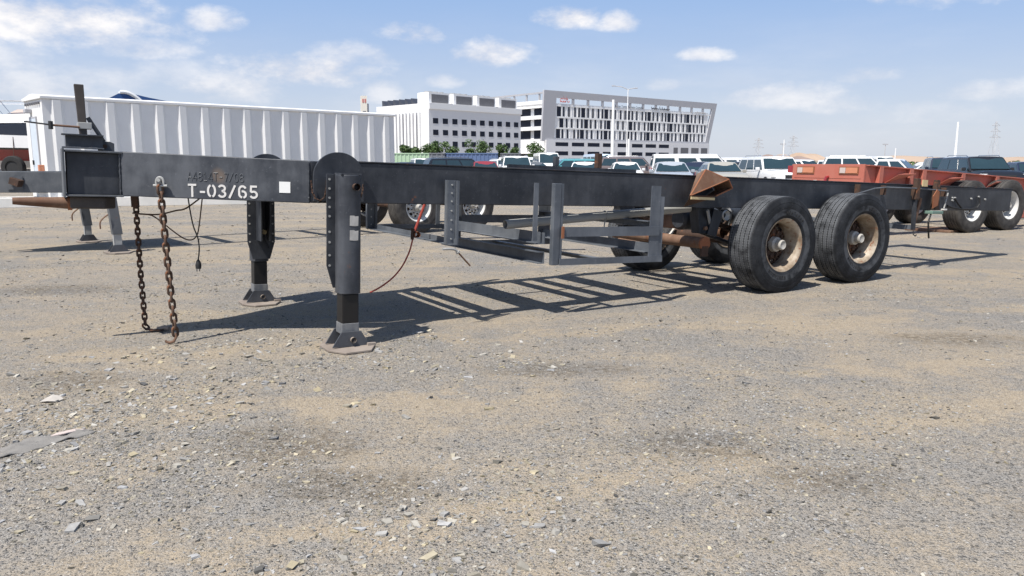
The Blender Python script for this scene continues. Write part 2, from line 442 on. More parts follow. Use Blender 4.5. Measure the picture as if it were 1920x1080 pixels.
# ---------------------------------------------------------------- geometry helpers
class MB:
    """collects shapes into one mesh"""
    def __init__(s):
        s.v, s.f = [], []

    def add(s, vs, fs):
        o = len(s.v)
        s.v += [tuple(map(float, p)) for p in vs]
        s.f += [tuple(i + o for i in q) for q in fs]
        return s

    def hexa(s, p):
        """8 corners: bottom loop (4, counter-clockwise from above) then top loop"""
        return s.add(p, [(3, 2, 1, 0), (4, 5, 6, 7), (0, 1, 5, 4), (1, 2, 6, 5), (2, 3, 7, 6), (3, 0, 4, 7)])

    def box(s, x0, x1, y0, y1, z0, z1):
        return s.hexa([(x0, y0, z0), (x1, y0, z0), (x1, y1, z0), (x0, y1, z0), (x0, y0, z1), (x1, y0, z1), (x1, y1, z1), (x0, y1, z1)])

    def prism(s, poly, z0, z1):
        """poly: counter-clockwise xy; z0/z1 numbers or lists"""
        k = len(poly)
        a = z0 if isinstance(z0, (list, tuple)) else [z0] * k
        b_ = z1 if isinstance(z1, (list, tuple)) else [z1] * k
        vs = [(p[0], p[1], a[i]) for i, p in enumerate(poly)] + [(p[0], p[1], b_[i]) for i, p in enumerate(poly)]
        fs = [tuple(range(k - 1, -1, -1)), tuple(range(k, 2 * k))] + [(i, (i + 1) % k, k + (i + 1) % k, k + i) for i in range(k)]
        return s.add(vs, fs)

    def plate(s, poly, t, fr):
        """polygon in the plane of frame fr=(origin, ax, ay), extruded by t along ax x ay"""
        o, ax, ay = (Vector(q) for q in fr)
        nrm = ax.cross(ay).normalized()
        k = len(poly)
        a = [o + ax * p[0] + ay * p[1] for p in poly]
        vs = a + [p + nrm * t for p in a]
        fs = [tuple(range(k - 1, -1, -1)), tuple(range(k, 2 * k))] + [(i, (i + 1) % k, k + (i + 1) % k, k + i) for i in range(k)]
        return s.add(vs, fs)

    def bar(s, p0, p1, wd, ht, up=(0, 0, 1)):
        p0, p1 = Vector(p0), Vector(p1)
        d = (p1 - p0).normalized()
        sd_ = d.cross(Vector(up))
        if sd_.length < 1e-4:
            sd_ = d.cross(Vector((1, 0, 0)))
        sd_.normalize()
        u_ = sd_.cross(d).normalized()
        a, c = sd_ * wd / 2, u_ * ht / 2
        return s.add([p0 - a - c, p0 + a - c, p0 + a + c, p0 - a + c, p1 - a - c, p1 + a - c, p1 + a + c, p1 - a + c],
                     [(0, 1, 2, 3), (7, 6, 5, 4), (4, 5, 1, 0), (5, 6, 2, 1), (6, 7, 3, 2), (7, 4, 0, 3)])

    def tube(s, pts, r, k=8, cap=True, closed=False):
        pts = [Vector(p) for p in pts]
        m = len(pts)
        rs = r if isinstance(r, (list, tuple)) else [r] * m
        prev = None
        rings = []
        for i, p in enumerate(pts):
            if closed:
                d = pts[(i + 1) % m] - pts[i - 1]
            else:
                d = pts[min(i + 1, m - 1)] - pts[max(i - 1, 0)]
            d.normalize()
            if prev is None:
                ref = Vector((0, 0, 1)) if abs(d.z) < 0.9 else Vector((1, 0, 0))
                a = d.cross(ref).normalized()
            else:
                a = (prev - d * prev.dot(d)).normalized()
            prev = a
            b_ = d.cross(a)
            rings.append([p + (a * math.cos(2 * math.pi * j / k) + b_ * math.sin(2 * math.pi * j / k)) * rs[i] for j in range(k)])
        vs = [q for rg in rings for q in rg]
        fs = []
        for i in range(m if closed else m - 1):
            i2 = (i + 1) % m
            for j in range(k):
                fs.append((i * k + j, i * k + (j + 1) % k, i2 * k + (j + 1) % k, i2 * k + j))
        if cap and not closed:
            fs.append(tuple(range(k - 1, -1, -1)))
            fs.append(tuple((m - 1) * k + j for j in range(k)))
        return s.add(vs, fs)

    def lathe(s, prof, k=32, origin=(0, 0, 0), axis='y', closed=False):
        """prof: (along axis, radius)"""
        o = Vector(origin)
        vs, fs = [], []
        m = len(prof)
        for a, r in prof:
            for j in range(k):
                t = 2 * math.pi * j / k
                c_, s_ = r * math.cos(t), r * math.sin(t)
                vs.append(o + Vector({'y': (c_, a, s_), 'x': (a, c_, s_), 'z': (c_, s_, a)}[axis]))
        for i in range(m if closed else m - 1):
            i2 = (i + 1) % m
            for j in range(k):
                q = (i * k + j, i * k + (j + 1) % k, i2 * k + (j + 1) % k, i2 * k + j)
                fs.append(q)
        return s.add(vs, fs)

    def build(s, name, mat, parent=None, smooth=False, bevel=0.0, ang=35):
        me = bpy.data.meshes.new(name)
        me.from_pydata(s.v, [], s.f)
        me.update()
        return link_mesh(name, me, mat, parent, smooth, bevel, ang)


def fix_normals(me):
    import bmesh
    bm = bmesh.new()
    bm.from_mesh(me)
    bmesh.ops.recalc_face_normals(bm, faces=bm.faces)
    bm.to_mesh(me)
    bm.free()


def link_mesh(name, me, mat, parent=None, smooth=False, bevel=0.0, ang=35):
    fix_normals(me)
    if mat:
        me.materials.append(M[mat])
    if smooth:
        me.polygons.foreach_set('use_smooth', [True] * len(me.polygons))
        me.set_sharp_from_angle(angle=R(ang))
    o = bpy.data.objects.new(name, me)
    C.objects.link(o)
    if parent:
        o.parent = parent
    if bevel:
        md = o.modifiers.new('bevel', 'BEVEL')
        md.width = bevel
        md.segments = 2
        md.limit_method = 'ANGLE'
        md.angle_limit = R(50)
    return o


def tag(o, label, cat, group=None, kind=None):
    if label:
        o['label'] = label
    if cat:
        o['category'] = cat
    if group:
        o['group'] = group
    if kind:
        o['kind'] = kind
    return o


def thing(name, label, cat, loc=(0, 0, 0), rz=0.0, group=None, mat4=None):
    o = bpy.data.objects.new(name, None)
    o.empty_display_size = 0.3
    C.objects.link(o)
    if mat4 is not None:
        o.matrix_world = mat4
    else:
        o.location = loc
        o.rotation_euler = (0, 0, rz)
    return tag(o, label, cat, group)


def dup(o, parent=None, **kw):
    """another object on the same mesh"""
    c = o.copy()
    C.objects.link(c)
    if parent:
        c.parent = parent
    for k, v in kw.items():
        setattr(c, k, v)
    return c


def copy_tree(o, parent=None):
    c = o.copy()
    C.objects.link(c)
    c.parent = parent
    for ch in list(o.children):
        copy_tree(ch, c)
    return c


def frame(origin, az, tilt):
    """x along the vehicle (compass azimuth az, dipping by tilt), y away to its left, z up"""
    a, t = R(az), R(tilt)
    u = Vector((math.sin(a), math.cos(a), 0))
    y = Vector((-math.cos(a), math.sin(a), 0))
    x = u * math.cos(t) - Vector((0, 0, math.sin(t)))
    z = u * math.sin(t) + Vector((0, 0, math.cos(t)))
    m = Matrix((x, y, z)).transposed().to_4x4()
    m.translation = Vector(origin)
    return m

# ================================================================ THE SETTING
# one gravel sheet out to the horizon
def axis_steps():
    s = [0.0]
    st = 2.0
    while s[-1] < 3600:
        s.append(s[-1] + st)
        st *= 1.28
    return [-q for q in reversed(s[1:])] + s


gx = axis_steps()
gm = MB()
k = len(gx)
gm.add([(x, y, 0.0) for y in gx for x in gx], [(j * k + i, j * k + i + 1, (j + 1) * k + i + 1, (j + 1) * k + i) for j in range(k - 1) for i in range(k - 1)])
ground = gm.build('ground', 'gravel_ground')
tag(ground, 'grey and tan gravel yard with tyre worn sandy patches', None, kind='structure')


def patch_noise(x, y):
    return (np.sin(x * 1.7 + 1.3 * np.sin(y * 0.9)) + np.sin(y * 2.3 + 1.1 * np.sin(x * 1.4 + 2)) + 0.6 * np.sin(x * 4.1 - y * 3.3) + 0.5 * np.sin(x * 7.3 + y * 6.1)) / 3.1


def make_stones(name, count, d0, d1, s0, s1, seed, label, power=1.0, spread=46, dark=0.12, pale=0.0):
    g = np.random.default_rng(seed)
    az = np.radians(g.uniform(spread[0], spread[1], count * 2) if isinstance(spread, tuple) else g.uniform(-spread, spread, count * 2))
    d = np.sqrt(g.uniform(d0 ** 2, d1 ** 2, count * 2))
    x, y = d * np.sin(az), d * np.cos(az)
    keep = g.uniform(0, 1, count * 2) < np.clip(0.34 + 0.8 * patch_noise(x, y) + 0.22 * np.clip(-x / 3.0, -0.5, 1), 0.05, 1)
    x, y = x[keep][:count], y[keep][:count]
    nst = len(x)
    size = s0 + (s1 - s0) * g.uniform(0, 1, nst) ** (4.0 * power)
    base = np.array([(-1, -1, -1), (1, -1, -1), (1, 1, -1), (-1, 1, -1), (-1, -1, 1), (1, -1, 1), (1, 1, 1), (-1, 1, 1)], float) * 0.5
    v = base[None] * (1 + g.uniform(-0.42, 0.30, (nst, 8, 1))) + g.uniform(-0.14, 0.14, (nst, 8, 3))
    v *= np.stack([g.uniform(0.75, 1.5, nst), g.uniform(0.65, 1.0, nst), g.uniform(0.25, 0.6, nst)], 1)[:, None, :]
    tl = g.uniform(-0.35, 0.35, nst)
    v[:, :, 2] += v[:, :, 0] * tl[:, None]
    an = g.uniform(0, 2 * np.pi, nst)
    ca, sa = np.cos(an)[:, None], np.sin(an)[:, None]
    vx = v[:, :, 0] * ca - v[:, :, 1] * sa
    vy = v[:, :, 0] * sa + v[:, :, 1] * ca
    P = np.stack([vx * size[:, None] + x[:, None], vy * size[:, None] + y[:, None], (v[:, :, 2] + 0.03) * size[:, None]], 2).reshape(-1, 3)
    fq = np.array([(3, 2, 1, 0), (4, 5, 6, 7), (0, 1, 5, 4), (1, 2, 6, 5), (2, 3, 7, 6), (3, 0, 4, 7)])
    F = (fq[None] + (np.arange(nst) * 8)[:, None, None]).reshape(-1, 4)
    me = bpy.data.meshes.new(name)
    me.vertices.add(len(P))
    me.vertices.foreach_set('co', P.astype(np.float32).ravel())
    me.loops.add(F.size)
    me.loops.foreach_set('vertex_index', F.astype(np.int32).ravel())
    me.polygons.add(len(F))
    me.polygons.foreach_set('loop_start', np.arange(0, F.size, 4, dtype=np.int32))
    me.update()
    val = g.uniform(0.14, 0.33, nst)
    val = np.where(g.uniform(0, 1, nst) < dark, g.uniform(0.045, 0.10, nst), val)
    val = np.where(g.uniform(0, 1, nst) < 0.025, g.uniform(0.34, 0.48, nst), val)
    val = np.minimum(val + pale, 0.40)
    warm = np.where(g.uniform(0, 1, nst) < 0.33, g.uniform(0.12, 0.28, nst), g.uniform(0.0, 0.12, nst))
    col = np.stack([val * (1 + warm), val * (1 + warm * 0.35), val * (1 - warm), np.ones(nst)], 1)
    col = np.clip(np.repeat(col, 8, 0), 0, 1)
    ca_ = me.color_attributes.new('tint', 'FLOAT_COLOR', 'POINT')
    ca_.data.foreach_set('color', col.astype(np.float32).ravel())
    me.shade_flat()
    me.materials.append(M['stone'])
    o = bpy.data.objects.new(name, me)
    C.objects.link(o)
    return tag(o, label, None, kind='stuff')


make_stones('gravel', 52000, 1.9, 5.6, 0.003, 0.016, 3, 'loose grey and tan gravel chips scattered over the yard')
make_stones('gravel', 34000, 5.6, 13.0, 0.005, 0.022, 4, 'fine loose gravel spread under and around the trailers')
make_stones('gravel', 8000, 13.0, 34.0, 0.014, 0.045, 5, 'distant loose gravel over the storage yard')
make_stones('gravel', 2600, 2.1, 6.5, 0.010, 0.040, 8, 'flat slaty chips strewn over the near left of the yard', 0.85, spread=(-44, 4), pale=0.045)
make_stones('pebbles', 260, 2.0, 12.0, 0.018, 0.040, 6, 'larger pale and dark pebbles lying among the gravel', 0.9, dark=0.08)

# sand hills on the skyline
def dune(name, x0, x1, y0, depth, h, seed, mat, label):
    g = random.Random(seed)
    nx, ny = 46, 12
    ph = [g.uniform(0, 6.28) for _ in range(6)]
    vs = []
    for j in range(ny):
        for i in range(nx):
            a, b_ = i / (nx - 1), j / (ny - 1)
            env = math.sin(math.pi * a) ** 0.7 * math.sin(math.pi * b_) ** 1.0
            f = 0.72 + 0.18 * math.sin(a * 9 + ph[0]) + 0.10 * math.sin(a * 23 + b_ * 5 + ph[1]) + 0.05 * math.sin(a * 51 + ph[2])
            vs.append((x0 + (x1 - x0) * a, y0 + depth * b_, -0.6 + h * env * f))
    m = MB().add(vs, [(j * nx + i, j * nx + i + 1, (j + 1) * nx + i + 1, (j + 1) * nx + i) for j in range(ny - 1) for i in range(nx - 1)])
    return tag(m.build(name, mat, smooth=True, ang=60), label, None, kind='structure')


dune('hill', 262, 330, 760, 120, 16.0, 1, 'dune_sand', 'pale sand hill on the skyline')
dune('hill', 236, 300, 730, 90, 12.5, 2, 'grey_spoil', 'darker grey brown spoil hill in front of the sand hill')
dune('hill', 300, 700, 1000, 200, 13.0, 3, 'dune_sand', 'long low sand hill along the skyline')
dune('hill', 520, 1100, 1300, 260, 15.0, 4, 'dune_sand', 'far low sand hill beyond the dark utility vehicle')
dune('hill', -900, 260, 1500, 200, 9.0, 5, 'dune_sand', 'far low desert rise behind the office buildings')


def leaf_cluster(mb, c, r, nleaf, size, g, squash=0.85):
    for _ in range(nleaf):
        while True:
            p = Vector((g.uniform(-1, 1), g.uniform(-1, 1), g.uniform(-1, 1)))
            if 0.15 < p.length < 1:
                break
        p = Vector((p.x * r, p.y * r, p.z * r * squash)) + Vector(c)
        a = Vector((g.uniform(-1, 1), g.uniform(-1, 1), g.uniform(-0.6, 1))).normalized()
        b_ = a.cross(Vector((g.uniform(-1, 1), g.uniform(-1, 1), g.uniform(-1, 1)))).normalized()
        s_ = size * g.uniform(0.6, 1.3)
        mb.add([p - a * s_, p + b_ * s_ * 0.45, p + a * s_, p - b_ * s_ * 0.45], [(0, 1, 2, 3)])


# scrub bushes dotted along the far edge of the yard
g = random.Random(5)
sb = MB()
for _ in range(70):
    d = g.uniform(330, 640)
    a = R(g.uniform(13, 36))
    leaf_cluster(sb, (d * math.sin(a), d * math.cos(a), 1.0), g.uniform(1.0, 2.2), 18, 0.9, g, 0.7)
tag(sb.build('scrub', 'leaf'), 'dark desert scrub dotted along the far sandy skyline', None, kind='stuff')


# ================================================================ OFFICE BUILDINGS
def wall_window(parent, proto, name, mat, cx, cz, wd, ht, face, depth=0.25):
    """a framed pane set into a wall; face 'y' looks to -y, face 'x' looks to -x"""
    key = (name, mat, round(wd, 3), round(ht, 3), face)
    if key not in proto:
        m = MB()
        if face == 'y':
            m.box(-wd / 2, wd / 2, -0.04, 0.06, -ht / 2, ht / 2)
        else:
            m.box(-0.04, 0.06, -wd / 2, wd / 2, -ht / 2, ht / 2)
        o = m.build(name, mat, parent)
        proto[key] = o
    else:
        o = dup(proto[key], parent)
    o.location = (cx, 0, cz) if face == 'y' else (0, cx, cz)
    return o


b1 = thing('office_building', 'white cube office block with three rows of square windows and rooftop chillers', 'building', (-20.9, 200, 0), math.atan2(0.716, 0.698))
MB().box(0, 33.5, 0, 22, 0, 14.9).build('wall', 'plaster_grey', b1)
MB().box(-0.25, 33.75, -0.25, 22.25, 14.9, 16.4).build('parapet', 'plaster_white', b1)
MB().box(-0.35, -0.02, 0.0, 22, 0, 14.88).build('side_wall', 'plaster_white', b1)
proto = {}
for zc in (12.0, 9.1, 6.2):
    for i in range(10):
        wall_window(b1, proto, 'window', 'window_blue', 1.9 + 3.3 * i, zc, 1.75, 1.35, 'y')
for i in range(10):
    wall_window(b1, proto, 'window', 'window_blue', 1.9 + 3.3 * i, 3.2, 1.75, 1.35, 'y')
gg = random.Random(3)
for i in range(13):
    yy = 3.4 + i * 1.42
    o = MB().box(-0.95, -0.36, yy - 0.34, yy + 0.34, 0.5, 14.2).build('fin', 'plaster_white', b1)
for i in range(12):
    yy = 3.4 + i * 1.42 + 0.71
    z0 = [0.5, 0.5, 0.5, 5.5, 0.5, 0.5, 0.5, 0.5, 0.5, 0.5, 0.5, 0.5][i]
    MB().box(-0.42, -0.36, yy - 0.3, yy + 0.3, z0, 14.0).build('window_strip', 'panel_grey' if i % 4 else 'window_blue', b1)
for i in range(4):
    x0 = 0.6 + i * 8.4
    ch = MB().box(x0, x0 + 7.0, 1.0, 5.5, 16.4, 19.2).build('rooftop_chiller', 'plaster_white', b1)
    MB().box(x0 + 0.9, x0 + 6.5, 0.9, 0.98, 16.6, 18.7).build('louvre', 'louvre_dark', ch)
    MB().box(0.5, 0.98, 1.5, 5.0, 16.6, 18.7).build('louvre', 'louvre_dark', ch) if i == 99 else None
    for j in range(3):
        MB().lathe([(19.2, 0.85), (19.55, 0.95)], 14, (x0 + 1.5 + j * 2.1, 3.2, 0), 'z').build('fan_cowl', 'roof_unit', ch)
for i in range(6):
    yy = 6.5 + i * 2.5
    MB().hexa([(0.5, yy, 16.4), (3.2, yy, 16.4), (3.2, yy + 1.6, 16.4), (0.5, yy + 1.6, 16.4), (0.5, yy + 0.1, 16.6), (3.2, yy + 0.1, 16.6), (3.2, yy + 1.7, 18.0), (0.5, yy + 1.7, 18.0)]).build('solar_panel', 'solar_dark', b1)

b2 = thing('office_building', 'long white office block with slanted grey portal frame and vertical slit windows', 'building', (10.2, 238, 0), math.atan2(0.638, 0.770))
MB().box(2.0, 81.5, 1.0, 44, 0, 19.4).build('wall', 'plaster_white', b2)
MB().box(0.5, 82.0, 0.2, 1.02, 0, 8.3).build('base_wall', 'plaster_grey', b2)


def sheared(s, z):
    return s + (0.06 + 0.0026 * s) * (z - 23.1)


def frame_piece(name, s0, s1, z0, z1, d0=0.70, d1=1.4, mat='panel_grey'):
    p = [(sheared(s0, z0), d0, z0), (sheared(s1, z0), d0, z0), (sheared(s1, z0), d1, z0), (sheared(s0, z0), d1, z0),
         (sheared(s0, z1), d0, z1), (sheared(s1, z1), d0, z1), (sheared(s1, z1), d1, z1), (sheared(s0, z1), d1, z1)]
    return MB().hexa(p).build(name, mat, b2)


frame_piece('frame_beam', 0, 86.5, 21.0, 23.1)
frame_piece('frame_beam', 0, 86.5, 7.9, 8.9)
frame_piece('frame_pier', 0, 5.2, 8.9, 21.0)
frame_piece('frame_pier', 84.2, 86.5, 8.9, 21.0)
for i in range(11):
    s_ = 12.0 + i * 6.6
    MB().box(s_, s_ + 0.75, 0.75, 1.3, 19.42, 21.0).build('frame_post', 'panel_grey', b2)
proto = {}
pat = [('w', 0.0), ('n', 2.1), ('n', 4.3), ('n', 6.9), ('n', 8.9)]
for r, (z0, z1, off) in enumerate(((15.55, 18.5, 0.0), (12.2, 15.0, 1.3), (8.95, 11.7, -0.3))):
    MB().box(2.4, 82.6 - r * 1.2, 0.88, 0.98, z1 + 0.02, z1 + 0.48).build('floor_band', 'plaster_white', b2)
    rr = random.Random(20 + r)
    s_ = 6.2 + off
    while s_ < 80 - r * 1.0:
        for kind, ds in pat:
            x_ = s_ + ds + rr.uniform(-0.15, 0.15)
            if x_ > 81.2 - r * 0.8:
                break
            o = wall_window(b2, proto, 'window', 'window_blue', x_, (z0 + z1) / 2, 1.6 if kind == 'w' else 0.62, z1 - z0, 'y')
            o.location.y = 0.96
            fin = (ds != 8.9)
            if fin:
                m_ = wall_window(b2, proto, 'fin', 'plaster_white', x_ + 1.15, (z0 + z1) / 2, 0.16, z1 - z0, 'y')
                m_.location.y = 0.94
        s_ += 10.6
for z0, z1 in ((6.5, 7.65), (3.7, 4.9)):
    for i in range(8):
        o = wall_window(b2, proto, 'window', 'window_blue', 7.0 + i * 7.0, (z0 + z1) / 2, 5.4, z1 - z0, 'y')
        o.location.y = 0.22
for i, (x_, wd) in enumerate(((62.5, 2.4), (67.5, 4.4), (73.5, 4.4), (79.0, 3.8))):
    o = wall_window(b2, proto, 'window', 'louvre_dark', x_, 5.4, wd, 2.6, 'y')
    o.location.y = 0.22
# side facade: stacked white balconies with recessed glazing
for z0, z1 in ((2.0, 4.2), (8.8, 11.3), (12.2, 14.6), (15.4, 18.0)):
    MB().box(0.7, 1.98, 1.2, 40, z1, z1 + 1.15).build('balcony', 'plaster_white', b2)
    for y0, y1 in ((2.2, 7.5), (9.2, 20.0), (22, 33)):
        MB().box(1.90, 1.97, y0, y1, z0, z1).build('window', 'window_blue', b2)
MB().box(0.7, 1.98, 1.2, 40, 18.6, 20.2).build('parapet', 'plaster_white', b2)
for i in range(6):
    MB().box(1.0, 1.4, 4 + i * 6, 4.5 + i * 6, 20.2, 22.2).build('pergola_post', 'panel_grey', b2)
MB().box(0.8, 1.6, 1.2, 40, 22.2, 22.7).build('pergola_beam', 'panel_grey', b2)


def text_mesh(body, size, mat, name, parent, mat4, ext=0.02):
    cu = bpy.data.curves.new('txt', 'FONT')
    cu.body = body
    cu.size = size
    cu.extrude = ext
    ob = bpy.data.objects.new('txt', cu)
    C.objects.link(ob)
    bpy.context.view_layer.update()
    me = bpy.data.meshes.new_from_object(ob.evaluated_get(bpy.context.evaluated_depsgraph_get()))
    bpy.data.objects.remove(ob)
    o = link_mesh(name, me, mat, parent)
    o.matrix_local = mat4
    return o


wallm = Matrix(((1, 0, 0, 0), (0, 0, -1, 0), (0, 1, 0, 0), (0, 0, 0, 1)))
text_mesh('Al Bustan Tower Business Complex', 1.05, 'sign_dark', 'sign_lettering', b2, Matrix.Translation((30.0, 0.80, 19.42)) @ wallm)


def squiggle(parent, name, mat, x0, z0, length, h, seed, y=0.75):
    g_ = random.Random(seed)
    m = MB()
    x = x0
    while x < x0 + length:
        wd = g_.uniform(0.6, 1.3)
        pts = [(x + wd * t / 6, y, z0 + h * (0.25 + 0.22 * math.sin(t * 1.7 + seed + x)) + (h * 0.6 if t == 0 and g_.random() < 0.5 else 0)) for t in range(7)]
        m.tube(pts, 0.11, 5)
        x += wd + 0.18
    return m.build(name, mat, parent)


squiggle(b2, 'sign_lettering', 'sign_dark', 49.5, 19.4, 9.5, 1.1, 4)
squiggle(b2, 'sign_logo', 'sign_red', 6.6, 19.7, 3.6, 1.3, 9)
squiggle(b2, 'sign_logo', 'sign_red', 6.9, 20.6, 2.6, 1.0, 12)
squiggle(b2, 'sign_lettering', 'panel_grey', 73.5, 19.3, 6.0, 0.7, 6)

tw = thing('tower', 'slim cream tower with grey louvred strip rising behind the white cabin', 'tower', (-60, 320, 0), 0.25)
MB().box(-1.3, 1.1, -2, 2, 0, 28).build('shaft', 'tower_cream', tw)
MB().box(-0.7, 0.5, -2.12, -2.0, 2, 22).build('louvre', 'louvre_dark', tw)
MB().box(1.12, 1.8, -1.2, 1.8, 0, 25).build('side_shaft', 'panel_grey', tw)
MB().box(-0.8, -0.25, -2.12, -2.0, 25.3, 26.8).build('emblem', 'sign_red', tw)
MB().box(0.1, 0.65, -2.12, -2.0, 25.3, 26.8).build('emblem', 'sign_red', tw)

# poles, lamp posts and pylons
def pole(x, y, h, r, label, dbl=False):
    t = thing('lamp_post' if dbl else 'pole', label, 'lamp post' if dbl else 'pole', (x, y, 0))
    MB().tube([(0, 0, 0), (0, 0, h)], [r, r * 0.7], 10).build('mast', 'pole_white', t, True)
    MB().lathe([(0, r * 2.2), (0.12, r * 2.2), (0.14, r)], 10, (0, 0, 0), 'z').build('base', 'pole_white', t)
    if dbl:
        MB().tube([(-2.6, 0, h + 0.55), (-1.2, 0, h + 0.4), (0, 0, h - 0.1)], 0.07, 6).build('arm', 'pylon_grey', t)
        MB().tube([(0, 0, h - 0.1), (0.8, 0, h + 0.1), (1.3, 0, h + 0.15)], 0.07, 6).build('arm', 'pylon_grey', t)
        MB().box(-3.1, -2.5, -0.18, 0.18, h + 0.48, h + 0.66).build('lamp_head', 'panel_grey', t, bevel=0.03)
        MB().box(1.2, 1.8, -0.18, 0.18, h + 0.06, h + 0.24).build('lamp_head', 'panel_grey', t, bevel=0.03)
    return t


pole(17.6, 137, 12.2, 0.34, 'thick white mast rising in front of the slit-windowed office block')
pole(20.9, 140, 5.6, 0.28, 'shorter white mast standing just right of the thick white mast')
pole(22.0, 150, 15.2, 0.12, 'slim lamp post with two arms in front of the office frame', True)
pole(42.0, 74.0, 5.2, 0.13, 'tall bare white pole rising behind the dark utility vehicle')
pole(43.1, 124, 5.0, 0.12, 'white pole beside the sand hill')
pole(68.7, 140, 4.0, 0.12, 'slim white pole over the pale pickup roofs')
for x_, y_, lab in ((97, 280, 'thin grey street lamp far beyond the white family wagon'), (136, 285, 'thin grey street lamp far beyond the salmon trailer'), (181, 260, 'thin grey street lamp far behind the dark utility vehicle')):
    t = thing('street_lamp', lab, 'street lamp', (x_, y_, 0))
    MB().tube([(0, 0, 0), (0, 0, 7.8)], [0.16, 0.10], 8).build('mast', 'pylon_grey', t)
    MB().box(-0.9, 0.9, -0.25, 0.25, 7.8, 8.2).build('lamp_head', 'panel_grey', t)


def pylon(x, y, h, label):
    t = thing('power_pylon', label, 'pylon', (x, y, 0), 0.4)
    m = MB()
    lv = [(0, 5.5), (0.3, 3.6), (0.55, 2.0), (0.75, 1.3), (1.0, 0.5)]
    for (a, wa), (b_, wb) in zip(lv, lv[1:]):
        for sx, sy in ((-1, -1), (1, -1), (1, 1), (-1, 1)):
            m.bar((sx * wa, sy * wa, a * h), (sx * wb, sy * wb, b_ * h), 0.13, 0.13)
            m.bar((sx * wa, sy * wa, a * h), (-sy * wb, sx * wb, b_ * h), 0.13, 0.13)
    m.build('lattice_mast', 'pylon_grey', t)
    for q, wd in ((0.62, 9.5), (0.76, 8.0), (0.9, 6.5)):
        a = MB()
        a.bar((-wd, 0, q * h), (wd, 0, q * h), 0.3, 0.3)
        a.bar((-wd, 0, q * h), (0, 0, (q + 0.07) * h), 0.22, 0.22)
        a.bar((wd, 0, q * h), (0, 0, (q + 0.07) * h), 0.22, 0.22)
        a.build('cross_arm', 'pylon_grey', t)
    return t


pylon(530, 860, 46, 'tall lattice power pylon far behind the dark utility vehicle')
pylon(352, 980, 35, 'lattice power pylon beyond the pale sand hill, right of its twin')
pylon(318, 1010, 33, 'lattice power pylon beyond the dark spoil hill, left of its twin')

# shipping containers and site cabins in front of the office blocks
def container(x, y, L, mat, label, rz=0.0, H=2.6):
    t = thing('shipping_container', label, 'container', (x, y, 0), rz)
    MB().box(-L / 2, L / 2, -1.2, 1.2, 0.15, H).build('shell', mat, t)
    rib = None
    nr = max(3, int(L / 0.5))
    for i in range(nr):
        rib = MB().box(-0.09, 0.09, -1.26, -1.19, 0.3, H - 0.15).build('rib', mat, t) if rib is None else dup(rib, t)
        rib.location = (-L / 2 + (i + 0.5) * L / nr, 0, 0)
    MB().box(-L / 2 - 0.02, L / 2 + 0.02, -1.29, 1.22, H - 0.10, H + 0.03).build('top_rail', mat, t)
    return t


container(-14.6, 100, 9.5, 'container_green', 'pale green shipping container behind the parked cars', 0.02)
container(-9.4, 99, 1.9, 'container_grey', 'narrow grey cabin between the green and blue containers', 0.0)
container(-5.1, 100, 6.6, 'container_blue', 'dull blue shipping container below the row of small trees', 0.0)
container(-0.2, 101, 2.6, 'container_grey', 'dark grey container beside the dull blue one', 0.03)


def tree(x, y, h, r, seed, label):
    g_ = random.Random(seed)
    h, r = h * 1.22, r * 1.15
    t = thing('small_tree', label, 'tree', (x, y, 0), 0, 'small trees in front of the white office block')
    m = MB()
    m.tube([(0, 0, 0), (0.05, 0.02, h * 0.35), (0.0, 0.06, h * 0.62)], [0.11, 0.08, 0.05], 7)
    cl = []
    for i in range(9):
        a = g_.uniform(0, 6.28)
        q = g_.uniform(0.15, 0.85) * r
        zc = h * g_.uniform(0.5, 0.88)
        p = (q * math.cos(a), q * math.sin(a), zc)
        cl.append(p)
        m.tube([(0, 0.03, h * 0.42), (p[0] * 0.6, p[1] * 0.6, zc * 0.92), p], [0.05, 0.03, 0.012], 5)
    m.build('trunk', 'bark', t)
    c = MB()
    for p in cl:
        leaf_cluster(c, p, r * g_.uniform(0.36, 0.58), 110, 0.17, g_)
    c.build('crown', 'leaf', t)
    return t


TREES = [(-14.9, 108, 3.3, 0.9), (-13.6, 109, 3.2, 1.0), (-11.9, 110, 3.7, 1.25), (-9.9, 109, 3.8, 1.35), (-7.9, 110, 3.2, 1.1), (-6.2, 110, 3.2, 0.85), (-4.6, 109, 3.9, 1.5), (-1.3, 110, 3.4, 0.85), (0.4, 110, 3.0, 1.0), (3.3, 109, 3.7, 1.3)]
TL = ['slim small tree hard against the white cabin end', 'low round tree above the green container', 'loose grey-green tree at the corner of the white office block', 'dense dark tree under the first office windows',
      'low bushy tree above the left half of the blue container', 'narrow tree touching the widest tree in the row', 'widest and tallest tree of the row above the blue container', 'narrow upright tree above the grey container', 'low spreading tree near the gap between the office blocks', 'round tree standing in the gap between the two office blocks']
for i, ((x_, y_, h_, r_), lb) in enumerate(zip(TREES, TL)):
    tree(x_, y_, h_, r_, 40 + i, lb)

# ================================================================ WHEELS
def arc(cx, cy, r, a0, a1, n_):
    return [(cx + r * math.cos(R(a0 + (a1 - a0) * i / n_)), cy + r * math.sin(R(a0 + (a1 - a0) * i / n_))) for i in range(n_ + 1)]


